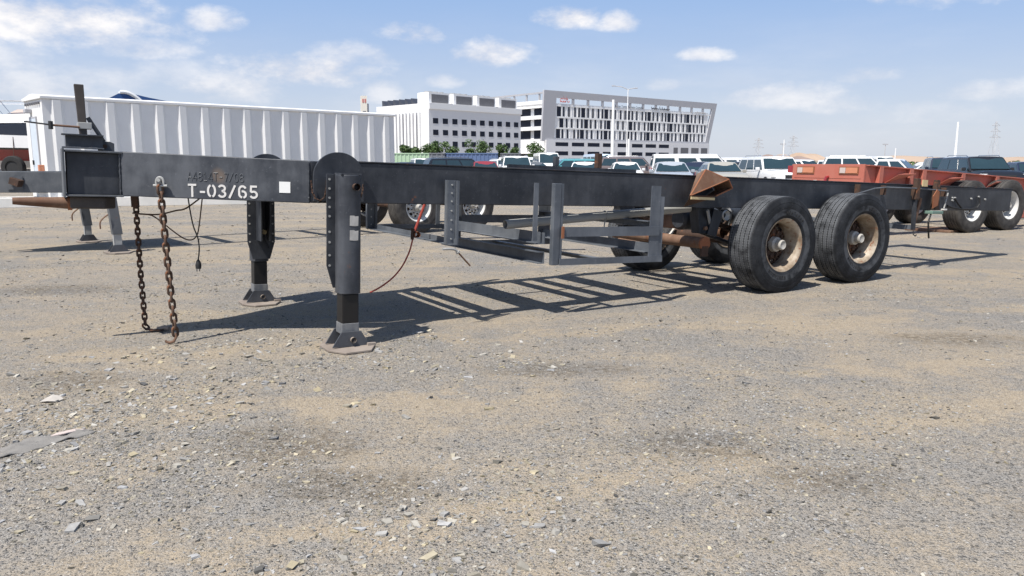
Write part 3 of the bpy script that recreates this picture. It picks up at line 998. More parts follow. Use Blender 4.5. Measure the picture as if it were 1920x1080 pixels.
# single-stroke letters in a 0.6 x 1 box
GL = {'A': [[(0, 0), (.3, 1), (.6, 0)], [(.12, .38), (.48, .38)]], '4': [[(.45, 0), (.45, 1), (0, .32), (.6, .32)]],
      '8': [arc(.3, .74, .24, 0, 360, 14), arc(.3, .26, .27, 0, 360, 14)], '1': [[(.12, .8), (.3, 1), (.3, 0)], [(.1, 0), (.5, 0)]],
      'T': [[(0, 1), (.6, 1)], [(.3, 1), (.3, 0)]], '-': [[(.08, .48), (.5, .48)]], '7': [[(0, 1), (.58, 1), (.22, 0)]], '/': [[(0, -.06), (.55, 1.06)]],
      '0': [[(.3 + .28 * math.cos(R(a)), .5 + .5 * math.sin(R(a))) for a in range(0, 361, 24)]],
      'M': [[(0, 0), (0, 1), (.3, .4), (.6, 1), (.6, 0)]], 'R': [[(0, 0), (0, 1), (.4, 1), (.58, .78), (.4, .52), (0, .52)], [(.3, .52), (.6, 0)]],
      'H': [[(0, 0), (0, 1)], [(.6, 0), (.6, 1)], [(0, .5), (.6, .5)]], 'O': [[(.3 + .28 * math.cos(R(a)), .5 + .5 * math.sin(R(a))) for a in range(0, 361, 24)]],
      'N': [[(0, 0), (0, 1), (.6, 0), (.6, 1)]]}


def tyre_profile(Rr, hw, rb):
    """inner bead -> tread -> outer bead, (axial, radius)"""
    p = [(-hw * .80, rb - .012), (-hw * .84, rb + .01), (-hw * .97, rb + .06), (-hw, rb + .12), (-hw * .97, Rr - .06), (-hw * .90, Rr - .022), (-hw * .86, Rr - .008)]
    gr = [-.62, -.31, 0, .31, .62]
    for g_ in gr:
        a = g_ * hw
        p += [(a - .007, Rr), (a - .005, Rr - .013), (a + .005, Rr - .013), (a + .007, Rr)]
    p += [(hw * .86, Rr - .008), (hw * .885, Rr - .014), (hw * .90, Rr - .022), (hw * .955, Rr - .050), (hw * .985, Rr - .066), (hw * .975, Rr - .070), (hw * .985, Rr - .074), (hw, rb + .13), (hw * 1.0, rb + .115),
          (hw * .985, rb + .075), (hw * .95, rb + .045), (hw * .955, rb + .040), (hw * .93, rb + .030), (hw * .86, rb + .006), (hw * .80, rb - .012)]
    return p


def truck_wheel(parent, x, y, z, side, Rr=.535, hw=.19, tyre='tyre', rim='cream_rim', lettering=None, seg=64, dish=.215):
    """side -1: outer face looks to -y. wheel > tyre, rim, disc, hub_cap"""
    rb = .292
    wheel = MB().lathe([(-.10, .10), (-.02, .105), (-.02, .085), (.035, .082), (.05, .07)], 24).build('wheel', 'dark_rust', parent, True)
    wheel.location = (x, y, z)
    wheel.rotation_euler = (0, rnd.uniform(0, 6.28), 0 if side > 0 else math.pi)
    wheel['label'] = 'wide single truck wheel'
    t = MB().lathe(tyre_profile(Rr, hw, rb), seg).build('tyre', tyre, wheel, True, ang=40)
    # shoulder lugs
    lug = MB()
    for i in range(seg * 2):
        a = 2 * math.pi * i / (seg * 2)
        c_, s_ = math.cos(a), math.sin(a)
        e = Vector((-s_, 0, c_))
        for rr0, rr1, a0, a1 in ((Rr - .020, Rr - .003, hw * .865, hw * .905),):
            o_ = Vector((c_ * rr0, a0, s_ * rr0))
            q = Vector((c_ * rr1, a0 - .004, s_ * rr1))
            o2 = Vector((c_ * (rr0 - .018), a1, s_ * (rr0 - .018)))
            wv = e * .0055
            lug.add([o_ - wv, o_ + wv, q + wv, q - wv, o2 - wv, o2 + wv], [(0, 1, 2, 3), (4, 5, 1, 0), (3, 2, 5, 4)])
    lg = lug.build('tread_lug', tyre, wheel)
    lg['kind'] = 'stuff'
    # deep dished rim, both lips and the barrel
    MB().lathe([(-hw * .84, rb + .012), (-hw * .88, rb + .004), (-hw * .80, rb - .016), (-hw * .5, rb - .040), (hw * .35, rb - .046), (hw * .62, rb - .030), (hw * .80, rb - .018), (hw * .87, rb + .004), (hw * .84, rb + .014), (hw * .78, rb + .002)], 48).build('rim', rim, wheel, True, ang=50)
    # disc with hand holes
    dz = hw - dish
    dk = MB()
    k = 60
    r0, r1, r2, r3 = .085, .165, .212, .248
    def ringp(r, a, i):
        t_ = 2 * math.pi * i / k
        return (r * math.cos(t_), a, r * math.sin(t_))
    for i in range(k):
        q = [ringp(r0, dz + .03, i), ringp(r0, dz + .03, i + 1), ringp(r1, dz + .028, i + 1), ringp(r1, dz + .028, i)]
        dk.add(q, [(0, 1, 2, 3)])
        if i % 6 in (0, 1, 2):
            q = [ringp(r1, dz + .028, i), ringp(r1, dz + .028, i + 1), ringp(r2, dz + .005, i + 1), ringp(r2, dz + .005, i)]
            dk.add(q, [(0, 1, 2, 3)])
        q = [ringp(r2, dz + .005, i), ringp(r2, dz + .005, i + 1), ringp(r3 + .003, dz - .04, i + 1), ringp(r3 + .003, dz - .04, i)]
        dk.add(q, [(0, 1, 2, 3)])
    d_ = dk.build('disc', 'dark_rust' if rim == 'cream_rim' else rim, wheel, True)
    sl = d_.modifiers.new('solid', 'SOLIDIFY')
    sl.thickness = .012
    nb = MB()
    for i in range(10):
        a = 2 * math.pi * (i + .5) / 10
        nb.lathe([(dz + .02, .016), (dz + .062, .015), (dz + .064, .0)], 6, (.138 * math.cos(a), 0, .138 * math.sin(a)))
    nbo = nb.build('wheel_nuts', 'dark_rust', wheel)
    nbo['kind'] = 'stuff'
    MB().lathe([(dz, .090), (dz + .09, .080), (dz + .105, .058), (dz + .165, .056), (dz + .176, .046), (dz + .172, .040), (dz + .168, .0)], 24).build('hub_cap', 'hub_white', wheel, True)
    MB().lathe([(-hw * .8, .19), (-.02 - hw * .2, .20), (dz - .01, .19), (dz - .01, .08)], 32).build('brake_drum', 'dark_rust', wheel, True)
    if lettering:
        for cen in (0, math.pi):
            lt = MB()
            r0 = rb + .044
            hh = .042
            adv = .040
            n_ = len(lettering)
            for ci, ch in enumerate(lettering):
                for st in GL[ch]:
                    pts = []
                    for px, pz in st:
                        ss = ((ci - n_ / 2) * adv + px * .030) / (r0 + hh / 2)
                        # clockwise seen from outside, letter tops pointing outwards
                        th = cen - ss
                        rr = r0 + pz * hh
                        aa = hw * (.975 + .018 * (pz))
                        pts.append((rr * math.sin(-th), aa + .001, rr * math.cos(-th)))
                    lt.tube(pts, .0032, 4)
            lt.build('lettering', 'tyre_black', wheel)
    return wheel


# ================================================================ THE BLACK CONTAINER CHASSIS
TILT = 2.2
TM = frame((2.826, 9.742, 0), 58.5, TILT)
tr = thing('container_chassis', 'black skeletal container chassis trailer with tapered nose and stencilled T-03/65', 'trailer', mat4=TM)


def TW(x, y, z):
    return TM @ Vector((x, y, z))


def z_at(x, world_z):
    """local height of a world height at local x"""
    return (world_z + math.sin(R(TILT)) * x) / math.cos(R(TILT))


ZB, ZT = .89, 1.215
for s in (-1, 1):
    m = MB()
    ya, yb = (-.85, -.755) if s < 0 else (.755, .85)
    m.box(-5.72, 4.9, ya, yb, ZB, ZT)
    m.build('main_beam', 'black_paint', tr, bevel=.007)
    # flange edges standing just proud of the web
    m = MB()
    ym = (-.858, -.74) if s < 0 else (.74, .858)
    m.box(-5.45, 4.895, ym[0], ym[1], ZT + .001, ZT + .013)
    m.build('top_flange', 'flange_black', tr, bevel=.003)
    # tapered nose side
    q = [(-5.72, s * .853), (-6.985, s * .15), (-6.985, s * .06), (-5.72, s * .76)]
    zb, zt = [.888, .898, .898, .888], [1.217, 1.238, 1.238, 1.217]
    if s > 0:
        q, zb, zt = q[::-1], zb[::-1], zt[::-1]
    else:
        q, zb, zt = q[::-1], zb[::-1], zt[::-1]
    MB().prism(q, zb, zt).build('nose_side', 'nose_paint', tr, bevel=.006)
MB().prism([(-6.97, -.12), (-5.70, -.74), (-5.0, -.74), (-5.0, .74), (-5.70, .74), (-6.97, .12)], 1.186, 1.200).build('deck_plate', 'grey_black_paint', tr)
# hitch box at the tip: recessed web, flanges and an end plate
hb = MB().box(-7.345, -6.987, -.125, .125, .905, 1.22).build('hitch_box', 'black_paint', tr, bevel=.004)
MB().box(-7.355, -6.97, -.165, .165, 1.221, 1.236).build('flange', 'grey_paint', hb, bevel=.003)
MB().box(-7.355, -6.97, -.165, .165, .890, .904).build('flange', 'grey_paint', hb, bevel=.003)
MB().box(-7.372, -7.357, -.172, .172, .880, 1.246).build('end_plate', 'grey_paint', hb, bevel=.003)
# weld beads
def weld(pts, r=.006, seed=1):
    g_ = random.Random(seed)
    out, rr = [], []
    for a, b_ in zip(pts, pts[1:]):
        a, b_ = Vector(a), Vector(b_)
        n_ = max(2, int((b_ - a).length / .012))
        for i in range(n_):
            out.append(a.lerp(b_, i / n_) + Vector((g_.uniform(-1, 1), g_.uniform(-1, 1), g_.uniform(-1, 1))) * .0018)
            rr.append(r * g_.uniform(.7, 1.25))
    return out, rr
for pts, sd_ in (([(-6.99, -.152, .90), (-6.99, -.152, 1.237)], 1), ([(-5.735, -.850, .89), (-5.735, -.850, 1.217)], 2), ([(-5.66, -.853, .89), (-5.66, -.853, 1.215)], 3)):
    p, rr = weld(pts, .007, sd_)
    MB().tube(p, rr, 6).build('weld_bead', 'grey_black_paint', tr, True)
# hinge pin housing and rusty draw tube under the nose
MB().prism([(-7.33, -.10), (-7.10, -.12), (-7.02, -.03), (-7.02, .10), (-7.33, .10)], .795, .888).build('coupling_housing', 'mast_steel', tr, bevel=.012)
MB().tube([(-7.30, .0, .835), (-7.36, .0, .835), (-7.45, 0, .838), (-7.6, 0, .842), (-7.70, 0, .845)], [.047, .046, .040, .033, .026], 14).build('draw_tube', 'rust', tr, True, ang=60)
MB().tube([(-7.315, 0, .835), (-7.345, 0, .835)], .056, 16).build('collar', 'orange_rust', tr)
# hose mast on the nose
st = MB().box(-7.34, -7.09, -.012, .012, 1.262, 1.345).build('hose_stand', 'grey_black_paint', tr)
MB().box(-7.365, -7.085, -.06, .06, 1.346, 1.356).build('flange', 'grey_black_paint', st)
MB().box(-7.365, -7.085, -.06, .06, 1.250, 1.260).build('flange', 'grey_paint', st)
ms_ = MB().hexa([(-7.235, .05, 1.25), (-7.185, .05, 1.25), (-7.185, .10, 1.25), (-7.235, .10, 1.25), (-7.265, .05, 1.735), (-7.200, .05, 1.735), (-7.200, .115, 1.735), (-7.265, .115, 1.735)]).build('mast', 'mast_steel', tr, bevel=.004)
ms_['label'] = 'upright square steel mast on the trailer nose'
MB().box(-7.25, -7.155, .035, .125, 1.40, 1.45).build('clamp', 'galvanised', ms_, bevel=.004)
MB().bar((-7.18, .08, 1.49), (-7.075, .08, 1.31), .026, .03).build('brace', 'black_paint', ms_)
MB().tube([(-7.24, .03, 1.412), (-7.42, .03, 1.416)], .008, 8).build('rod', 'rust', ms_)
MB().tube([(-7.40, .03, 1.415), (-7.60, .03, 1.432)], .006, 8).build('rod', 'trim_black', ms_)
MB().tube([(-7.43, .03, 1.385), (-7.43, .03, 1.445)], .016, 8).build('connector', 'trim_black', ms_)
gp = MB().plate([(0, 0), (.115, 0), (.115, .062), (.085, .075), (0, .075)], .012, ((-7.12, .075, 1.238), (1, 0, 0), (0, 0, 1))).build('gusset', 'grey_black_paint', tr)
MB().tube([(-7.07, .055, 1.275), (-7.07, .09, 1.275)], .016, 12).build('pin', 'dark_rust', gp)

# crossmembers
for i, (x_, wd) in enumerate(((-4.58, .06), (-4.06, .14), (-3.34, .07), (-3.02, .07), (-2.55, .12), (-1.45, .10), (-.35, .10), (.75, .10), (1.9, .10), (3.1, .10), (4.75, .22))):
    m = MB()
    m.box(x_ - wd / 2, x_ + wd / 2, -.754, .754, 1.12, 1.135)
    m.box(x_ - .008, x_ + .008, -.753, .753, .965, 1.119)
    m.box(x_ - wd / 2, x_ + wd / 2, -.754, .754, .95, .964)
    m.build('crossmember', 'black_paint', tr)
# stake rail on top of the near beam
MB().box(-3.85, -2.33, -.735, -.70, ZT + .014, ZT + .045).build('stake_rail', 'black_paint', tr)
MB().box(-3.335, -3.290, -.735, -.69, ZT + .046, 1.352).build('stake', 'black_paint', tr, bevel=.003)
MB().box(-2.83, -2.775, -.735, -.68, ZT + .046, 1.402).build('stake', 'dark_rust', tr, bevel=.003)


# landing legs: outer tube, bracket, inner ram and foot
def landing_leg(x, s, label):
    yo = s * 1.165
    c = .028
    hw_ = .082
    poly = [(x - hw_ + c, yo - hw_), (x + hw_ - c, yo - hw_), (x + hw_, yo - hw_ + c), (x + hw_, yo + hw_ - c), (x + hw_ - c, yo + hw_), (x - hw_ + c, yo + hw_), (x - hw_, yo + hw_ - c), (x - hw_, yo - hw_ + c)]
    leg = MB().prism(poly, .215, 1.118).build('landing_leg', 'grey_black_paint', tr, True, bevel=.006, ang=50)
    leg['label'] = label
    MB().box(x - hw_ + .004, x + hw_ - .004, yo - hw_ + .004, yo + hw_ - .004, 1.118, 1.130).build('cap', 'grey_black_paint', leg)
    # bolted side bracket plate between beam and leg
    yb = s * 1.065
    pl = [(-.135, 1.12), (-.135, .42), (-.085, .245), (.085, .245), (.135, .42), (.135, 1.12)]
    br = MB().plate([(p[0], p[1]) for p in pl], .014, ((x, yb + .007, 0), (1, 0, 0), (0, 0, 1))).build('bracket_plate', 'black_paint', leg, bevel=.002)
    for zz in (1.08, 1.01, .94, .87, .80, .68, .60, .50, .42):
        for sx in (-1, 1):
            MB().tube([(x + sx * .113, yb - .010, zz), (x + sx * .113, yb + .010, zz)], .0095, 8).build('bolt', 'galvanised', br)
    for sx in (-1, 1):
        MB().box(x + sx * .045 - .006, x + sx * .045 + .006, min(s * .86, s * 1.05), max(s * .86, s * 1.05), .44, 1.10).build('web_plate', 'black_paint', leg)
    # half-round mounting plate against the beam
    hp = [(-.205, .905), (.205, .905), (.205, 1.10)] + [(.205 * math.cos(R(a)) , 1.10 + .19 * math.sin(R(a))) for a in range(10, 171, 8)] + [(-.205, 1.10)]
    y0 = -.885 if s < 0 else .885
    xm = x + .02
    MB().plate(hp, .022, ((xm, y0, 0), (1, 0, 0), (0, 0, 1))).build('mounting_plate', 'black_paint', leg, bevel=.003)
    # pivot tube and locking pin
    MB().lathe([(0, .026), (.045, .026), (.045, .016), (.02, .016)], 14, (x + .028, yo - hw_ - .044, 1.03)).build('pivot', 'dark_rust', leg)
    # ram and foot
    ri = .066
    zf = z_at(x, .0)
    ram = MB().box(x - ri, x + ri, yo - ri, yo + ri, zf + .10, .214).build('ram', 'grease_steel', leg, bevel=.008)
    MB().box(x - ri - .003, x + ri + .003, yo - ri - .003, yo + ri + .003, zf + .115, zf + .20).build('shoe_sleeve', 'sleeve_steel', leg, bevel=.004)
    foot = MB().prism([(-.19, -.10), (-.10, -.255), (.10, -.255), (.19, -.10), (.19, .10), (.10, .255), (-.10, .255), (-.19, .10)], 0.004, .020).build('foot', 'foot_plate', leg, bevel=.003)
    foot.location = (x, yo, zf)
    foot.rotation_euler = (0, -R(TILT), 0)
    MB().prism([(-.16, -.09), (-.085, -.21), (.085, -.21), (.16, -.09), (.16, .09), (.085, .21), (-.085, .21), (-.16, .09)], .0205, .034).build('foot_pad', 'foot_plate', foot, bevel=.003) if False else None
    for sy in (-1, 1):
        g_ = MB().plate([(-.15, 0), (.15, 0), (.078, .115), (-.078, .115)], .012, ((x, yo + sy * .084 + .006, zf + .022), (1, 0, 0), (0, 0, 1))).build('gusset', 'grey_black_paint', leg)
        MB().lathe([(0, .022), (.022, .022), (.022, .014), (.004, .014)], 14, (x + .01, yo + sy * .084 + (-.03 if sy < 0 else .008), zf + .075)).build('pin_ring', 'foot_plate', leg)
    MB().box(x + .12, x + .185, yo - .13, yo - .10, zf + .021, zf + .045).build('stop_bar', 'foot_plate', leg)
    return leg


near_leg = landing_leg(-5.53, -1, 'landing leg on the stencilled side with two worn labels')
far_leg = landing_leg(-5.64, 1, 'landing leg on the far side of the trailer')
for z0, z1 in ((.735, .815), (.625, .705)):
    MB().plate([(0, .004), (.04, 0), (.066, .003), (.068, z1 - z0 - .004), (.042, z1 - z0 - .006), (.034, z1 - z0), (.001, z1 - z0)], .0015, ((-5.545, -1.2485, z0), (1, 0, 0), (0, 0, 1))).build('worn_label', 'worn_label', near_leg)
# hand-crank arm on the far leg
MB().bar((-5.62, 1.02, .52), (-5.55, 1.02, .36), .03, .035).build('crank_arm', 'black_paint', far_leg)
MB().tube([(-5.62, 1.0, .52), (-5.62, 1.05, .52)], .022, 10).build('crank_boss', 'yellow_chip', far_leg)


# small pin-retaining chains on the near leg
def link_mesh_shape(pitch, wd, r, k=6):
    a = pitch / 2 - (wd / 2 - r)
    pts = []
    hw_ = wd / 2 - r
    aa = pitch / 2 + r - hw_
    for i in range(7):
        t = math.pi * i / 6
        pts.append((hw_ * math.cos(t), 0, aa + hw_ * math.sin(t)))
    for i in range(7):
        t = math.pi + math.pi * i / 6
        pts.append((hw_ * math.cos(t), 0, -aa + hw_ * math.sin(t)))
    return MB().tube(pts, r, k, closed=True)


def chain_links(parent, pts, pitch, wd, r, mat, name='link', seed=1):
    """links strung along a polyline (parent space)"""
    g_ = random.Random(seed)
    pts = [Vector(p) for p in pts]
    proto_ = None
    pos, i, d0 = pts[0], 0, 0.0
    segs = [(a, b_, (b_ - a).length) for a, b_ in zip(pts, pts[1:])]
    tot = sum(s_[2] for s_ in segs)
    n_ = int(tot / pitch)
    for q in range(n_):
        t = (q + .5) * pitch
        for a, b_, L in segs:
            if t <= L:
                break
            t -= L
        p = a.lerp(b_, min(1, t / L))
        d = (b_ - a).normalized()
        if proto_ is None:
            proto_ = link_mesh_shape(pitch, wd, r).build(name, mat, parent, True, ang=80)
            o = proto_
        else:
            o = dup(proto_, parent)
        ref = Vector((.80, .6, 0)) if q % 2 == 0 else Vector((-.6, .8, 0))
        zax = d
        xax = (ref - zax * ref.dot(zax))
        if xax.length < .01:
            xax = Vector((0, 0, 1))
        xax.normalize()
        yax = zax.cross(xax)
        mm = Matrix((xax, yax, zax)).transposed().to_4x4()
        mm = mm @ Matrix.Rotation(g_.uniform(-.22, .22), 4, 'Z')
        mm.translation = p
        o.matrix_local = mm
    return n_


for pts, sd_ in (([(-5.74, -.93, 1.06), (-5.735, -.94, .98), (-5.715, -.95, .93), (-5.68, -.96, .912), (-5.65, -.97, .94), (-5.635, -.98, 1.02), (-5.64, -1.0, 1.09)], 1), ([(-5.39, -1.0, 1.09), (-5.375, -.98, 1.02), (-5.35, -.96, .955), (-5.335, -.95, .98), (-5.32, -.93, 1.06)], 2)):
    ho = thing('pin_chain', 'thin rusty retaining chain looped beside the near landing leg, front side' if sd_ == 1 else 'thin rusty retaining chain looped beside the near landing leg, rear side', 'chain', mat4=TM @ Matrix.Translation(pts[0]))
    chain_links(ho, [Vector(p) - Vector(pts[0]) for p in pts], .022, .016, .0032, 'dark_rust', seed=sd_)

# ---- equipment rack slung under the beams
def angle_post(parent, x, y, z0, z1, wx=.06, wy=.05, t=.007, name='post', mat='rack_grey', sx=1, sy=1):
    m = MB()
    m.box(min(x, x + sx * wx), max(x, x + sx * wx), y - t / 2, y + t / 2, z0, z1)
    m.box(x - t / 2, x + t / 2, min(y + sy * t * .52, y + sy * wy), max(y + sy * t * .52, y + sy * wy), z0, z1)
    return m.build(name, mat, parent)


rk = MB().box(-3.53, -3.455, -1.03, -.975, .35, 1.10).build('equipment_rack', 'rack_grey', tr, bevel=.004)
rk['label'] = 'grey steel equipment rack slung below the beams'
for s in (-1, 1):
    y_ = s * 1.0
    if s > 0:
        MB().box(-3.53, -3.455, .975, 1.03, .35, 1.10).build('post', 'rack_grey', rk, bevel=.004)
    MB().box(-3.453, -3.425, y_ - .026, y_ + .03, .35, 1.10).build('post', 'rack_grey', rk)
    MB().box(-2.375, -2.255, y_ - .040, y_ - .030, .40, 1.105).build('post', 'rack_grey', rk)
    MB().box(-2.253, -2.20, y_ - .036, y_ + .03, .36, 1.00).build('post', 'rack_grey', rk)
    MB().box(-3.72, -3.672, y_ + .02, y_ + .03, .575, 1.10).build('post', 'rack_grey', rk)
    MB().box(-3.428, -2.26, y_ - .052, y_ - .041, .615, .705).build('rail', 'rack_grey', rk)
    MB().box(-3.46, -2.20, y_ - .050, y_ - .041, .35, .412).build('rail', 'rack_grey', rk)
    MB().box(-3.46, -2.20, y_ - .040, y_ + .02, .352, .360).build('rail', 'rack_grey', rk)
    angle_post(rk, -4.565, s * .93, .55, 1.10, .075, .05)
    MB().box(-4.492, -4.472, s * .93 - .035, s * .93 - .01, .545, 1.098).build('post', 'rack_grey', rk)
    for zz in (1.06, .99, .92, .84, .76, .68, .60):
        MB().tube([(-4.528, s * .93 - .009, zz), (-4.528, s * .93 + .009, zz)], .008, 8).build('bolt', 'galvanised', rk)
MB().box(-3.455, -3.430, -1.065, -1.053, .60, .71).build('reflector', 'orange_rust', rk)
# transverse rails: angles and channels with their flanges turned forward
for x_, z0, z1, top, bot in ((-4.50, .550, .602, 0, 1), (-3.60, .545, .650, 0, 1), (-3.60, .365, .475, 1, 1), (-2.32, .440, .535, 0, 1), (-2.30, .695, .755, 1, 0), (-2.95, .362, .405, 1, 0)):
    m = MB().box(x_, x_ + .008, -.99, 1.0, z0, z1)
    if top:
        m.box(x_ - .06, x_ - .0005, -.99, 1.0, z1 - .008, z1)
    if bot:
        m.box(x_ - .06, x_ - .0005, -.99, 1.0, z0, z0 + .008)
    m.build('cross_rail', 'rack_grey', rk)
MB().box(-4.495, -3.62, .90, .91, .555, .60).build('rail', 'rack_grey', rk)
MB().box(-3.60, -2.30, .955, 1.0, .43, .438).build('rail', 'rack_grey', rk)
MB().box(-3.60, -2.30, .10, .145, .362, .370).build('rail', 'rack_grey', rk)

# ---- axles and suspension
ZA = .525
for x_ in (-.57, .83):
    za = z_at(x_, ZA)
    ax = MB().tube([(x_, -1.0, za), (x_, 1.0, za)], .062, 16).build('axle', 'dark_rust', tr, True)
    for s in (-1, 1):
        MB().lathe([(0, .085), (.11, .085), (.13, .05), (.20, .045)], 18, (x_ - .17, s * .45 - .05, za + .10)).build('brake_chamber', 'rust', ax, True)
        MB().bar((x_ - .17, s * .50, za + .03), (x_ - .02, s * .62, za - .02), .03, .05).build('slack_adjuster', 'dark_rust', ax)
        # leaf spring pack: several leaves of falling length
        sp = None
        for q in range(6):
            hl = .60 - q * .085
            pts = [(x_ + hl * t, s * .66, za + .15 + .10 * (t * hl / .6) ** 2 - q * .016) for t in (-1, -.75, -.5, -.25, 0, .25, .5, .75, 1)]
            m = MB()
            for a, b_ in zip(pts, pts[1:]):
                m.bar(a, b_, .075, .012)
            if sp is None:
                sp = m.build('leaf_spring', 'dark_rust', ax)
            else:
                m.build('leaf', 'dark_rust', sp)
        for dx in (-.07, .07):
            MB().tube([(x_ + dx, s * .61, za - .08), (x_ + dx, s * .61, za + .19), (x_ + dx, s * .71, za + .19), (x_ + dx, s * .71, za - .08)], .011, 8).build('u_bolt', 'galvanised', ax)
for s in (-1, 1):
    for x_ in (-1.30, 0.13, 1.56):
        w_ = .13 if x_ else .20
        MB().plate([(-w_, .885), (w_, .885), (w_ * .55, .60), (-w_ * .55, .60)], .13, ((x_, s * .66 + .065, 0), (1, 0, 0), (0, 0, 1))).build('spring_hanger', 'black_paint', tr, bevel=.006)
        MB().tube([(x_, s * .66 - .09, .66), (x_, s * .66 + .09, .66)], .022, 12).build('hanger_bolt', 'rust', tr)
    # torque rods
    MB().tube([(-1.28, s * .60, .62), (-.60, s * .60, z_at(-.57, ZA) - .07)], .022, 10).build('torque_rod', 'black_paint', tr)
    MB().tube([(.16, s * .60, .62), (.80, s * .60, z_at(.83, ZA) - .07)], .022, 10).build('torque_rod', 'black_paint', tr)
# bare lift axle with no wheels left on it
la = MB().tube([(-1.38, -.80, .50), (-1.38, .72, .50)], .062, 18).build('bare_axle', 'rust', tr, True)
la['label'] = 'rusty bare axle tube without wheels'
MB().tube([(-1.38, -.83, .50), (-1.38, -.80, .50)], .074, 16).build('axle_flange', 'orange_rust', la)
MB().box(-1.43, -1.33, -.835, -.80, .36, .47).build('mounting_ear', 'dark_rust', la, bevel=.006)
MB().tube([(-1.70, -.42, .44), (-1.70, .25, .46)], .018, 8).build('cam_shaft', 'rust', la)
MB().tube([(-1.70, -.45, .44), (-1.70, -.42, .44)], .034, 6).build('cam_head', 'orange_rust', la)
MB().lathe([(0, .17), (.10, .175), (.12, .13), (.12, .07)], 28, (-1.0, .22, .64)).build('brake_drum', 'white_steel', la, True)
MB().box(-1.30, -.95, -.35, .20, .62, .78).build('bearing_bracket', 'rust', la, bevel=.02)
# air tank and valves under the frame
MB().lathe([(-.30, .0), (-.30, .10), (-.27, .125), (.27, .125), (.30, .10), (.30, .0)], 20, (-1.05, -.35, .74), 'x').build('air_tank', 'black_paint', tr, True)
MB().lathe([(-.22, .0), (-.22, .09), (-.2, .11), (.2, .11), (.22, .09), (.22, .0)], 20, (.1, .1, .76), 'x').build('air_tank', 'black_paint', tr, True)
for i in range(7):
    g_ = random.Random(70 + i)
    x_ = -1.25 + i * .2
    MB().tube([(x_, -.70, .86), (x_ + .05, -.60, .70 + g_.uniform(-.05, .05)), (x_ + .16, -.55, .64), (x_ + .24, -.62, .78)], .009, 6).build('brake_line', 'brown_cable' if i % 2 else 'galvanised', tr, True)
MB().lathe([(0, .055), (.02, .06), (.05, .03)], 16, (-.98, -.74, .80)).build('valve_cap', 'white_steel', tr)
MB().bar((-1.33, -.78, .86), (-1.2, -.72, .66), .02, .035).build('bent_bracket', 'galvanised', tr)
MB().bar((-1.16, -.76, .86), (-1.22, -.74, .58), .06, .11).build('strut', 'black_paint', tr)

for x_ in (-.57, .83):
    za = z_at(x_, ZA)
    truck_wheel(tr, x_, -1.05, za, -1, lettering='MARATHON')
    truck_wheel(tr, x_, 1.05, za, 1)

# ---- rusty flared lamp bracket hung on the beam side
def sheet(mb, pts, t=.006, nrm=(0, -1, 0)):
    k = len(pts)
    nn_ = (Vector(pts[1]) - Vector(pts[0])).cross(Vector(pts[2]) - Vector(pts[0])).normalized()
    a = [Vector(p) for p in pts]
    mb.add(a + [p + nn_ * t for p in a], [tuple(range(k - 1, -1, -1)), tuple(range(k, 2 * k))] + [(i, (i + 1) % k, k + (i + 1) % k, k + i) for i in range(k)])


A_, G_, B_, C_ = (-1.655, -1.03, 1.285), (-1.385, -1.10, 1.195), (-1.29, -1.07, 1.105), (-1.885, -1.07, 1.02)
E_ = (-1.77, -.87, .895)
m = MB()
sheet(m, [A_, C_, G_])
lb_ = m.build('lamp_bracket', 'rust', tr)
lb_['label'] = 'rusty flared sheet-metal lamp bracket'
for q in ([A_, (-1.60, -.862, 1.24), C_], [A_, G_, (-1.42, -.862, 1.18), (-1.60, -.862, 1.24)], [G_, B_, (-1.33, -.862, 1.08), (-1.42, -.862, 1.18)],
          [B_, (-1.48, -1.03, 1.02), (-1.50, -.862, .99), (-1.33, -.862, 1.08)], [C_, (-1.60, -.862, 1.24), (-1.70, -.862, .98)], [(-1.48, -1.03, 1.02), C_, (-1.72, -.862, .96), (-1.50, -.862, .99)]):
    m = MB()
    sheet(m, q)
    m.build('flare', 'rust', lb_)
m = MB()
sheet(m, [(-1.86, -1.04, 1.0), (-1.52, -.99, .985), E_])
m.build('tail', 'dark_rust', lb_)
for q in ([A_, G_, B_], [A_, C_], [C_, G_], [B_, (-1.48, -1.03, 1.02)]):
    MB().tube(q, .008, 6).build('rim_edge', 'orange_rust', lb_)
MB().bar((-1.885, -1.08, .995), (-1.50, -1.03, .988), .012, .026).build('lip', 'yellow_chip', lb_)

# ---- rear end: conduit, stakes, underrun bar, hoses
MB().tube([(.80, -.93, 1.055), (1.08, -.93, 1.09), (1.39, -.93, 1.155), (1.63, -.93, 1.175), (2.31, -.93, 1.175), (3.04, -.93, 1.155)], .010, 8).build('conduit', 'grey_paint', tr, True)
for x_ in (1.1, 1.63, 2.31, 3.0):
    MB().box(x_ - .012, x_ + .012, -.928, -.86, 1.08, 1.20).build('conduit_clip', 'dark_rust', tr)
ug = MB().bar((2.33, -.90, 1.10), (2.36, -.90, .63), .035, .05).build('underrun_bar', 'black_paint', tr)
MB().bar((2.48, -.89, 1.05), (2.37, -.895, .68), .02, .05).build('strut', 'rust', ug)
MB().bar((2.36, -.88, .66), (2.36, .88, .68), .04, .055).build('rail', 'rack_grey', ug)
MB().bar((2.36, .88, 1.10), (2.36, .88, .65), .035, .05).build('strut', 'black_paint', ug)
MB().box(2.29, 2.37, -.94, -.88, 1.03, 1.305).build('stake', 'dark_rust', tr, bevel=.004)
sk = MB().hexa([(2.76, -.94, .90), (2.86, -.94, .90), (2.86, -.87, .90), (2.76, -.87, .90), (2.77, -.92, 1.30), (2.85, -.92, 1.30), (2.85, -.87, 1.30), (2.77, -.87, 1.30)]).build('stake', 'dark_rust', tr, bevel=.004)
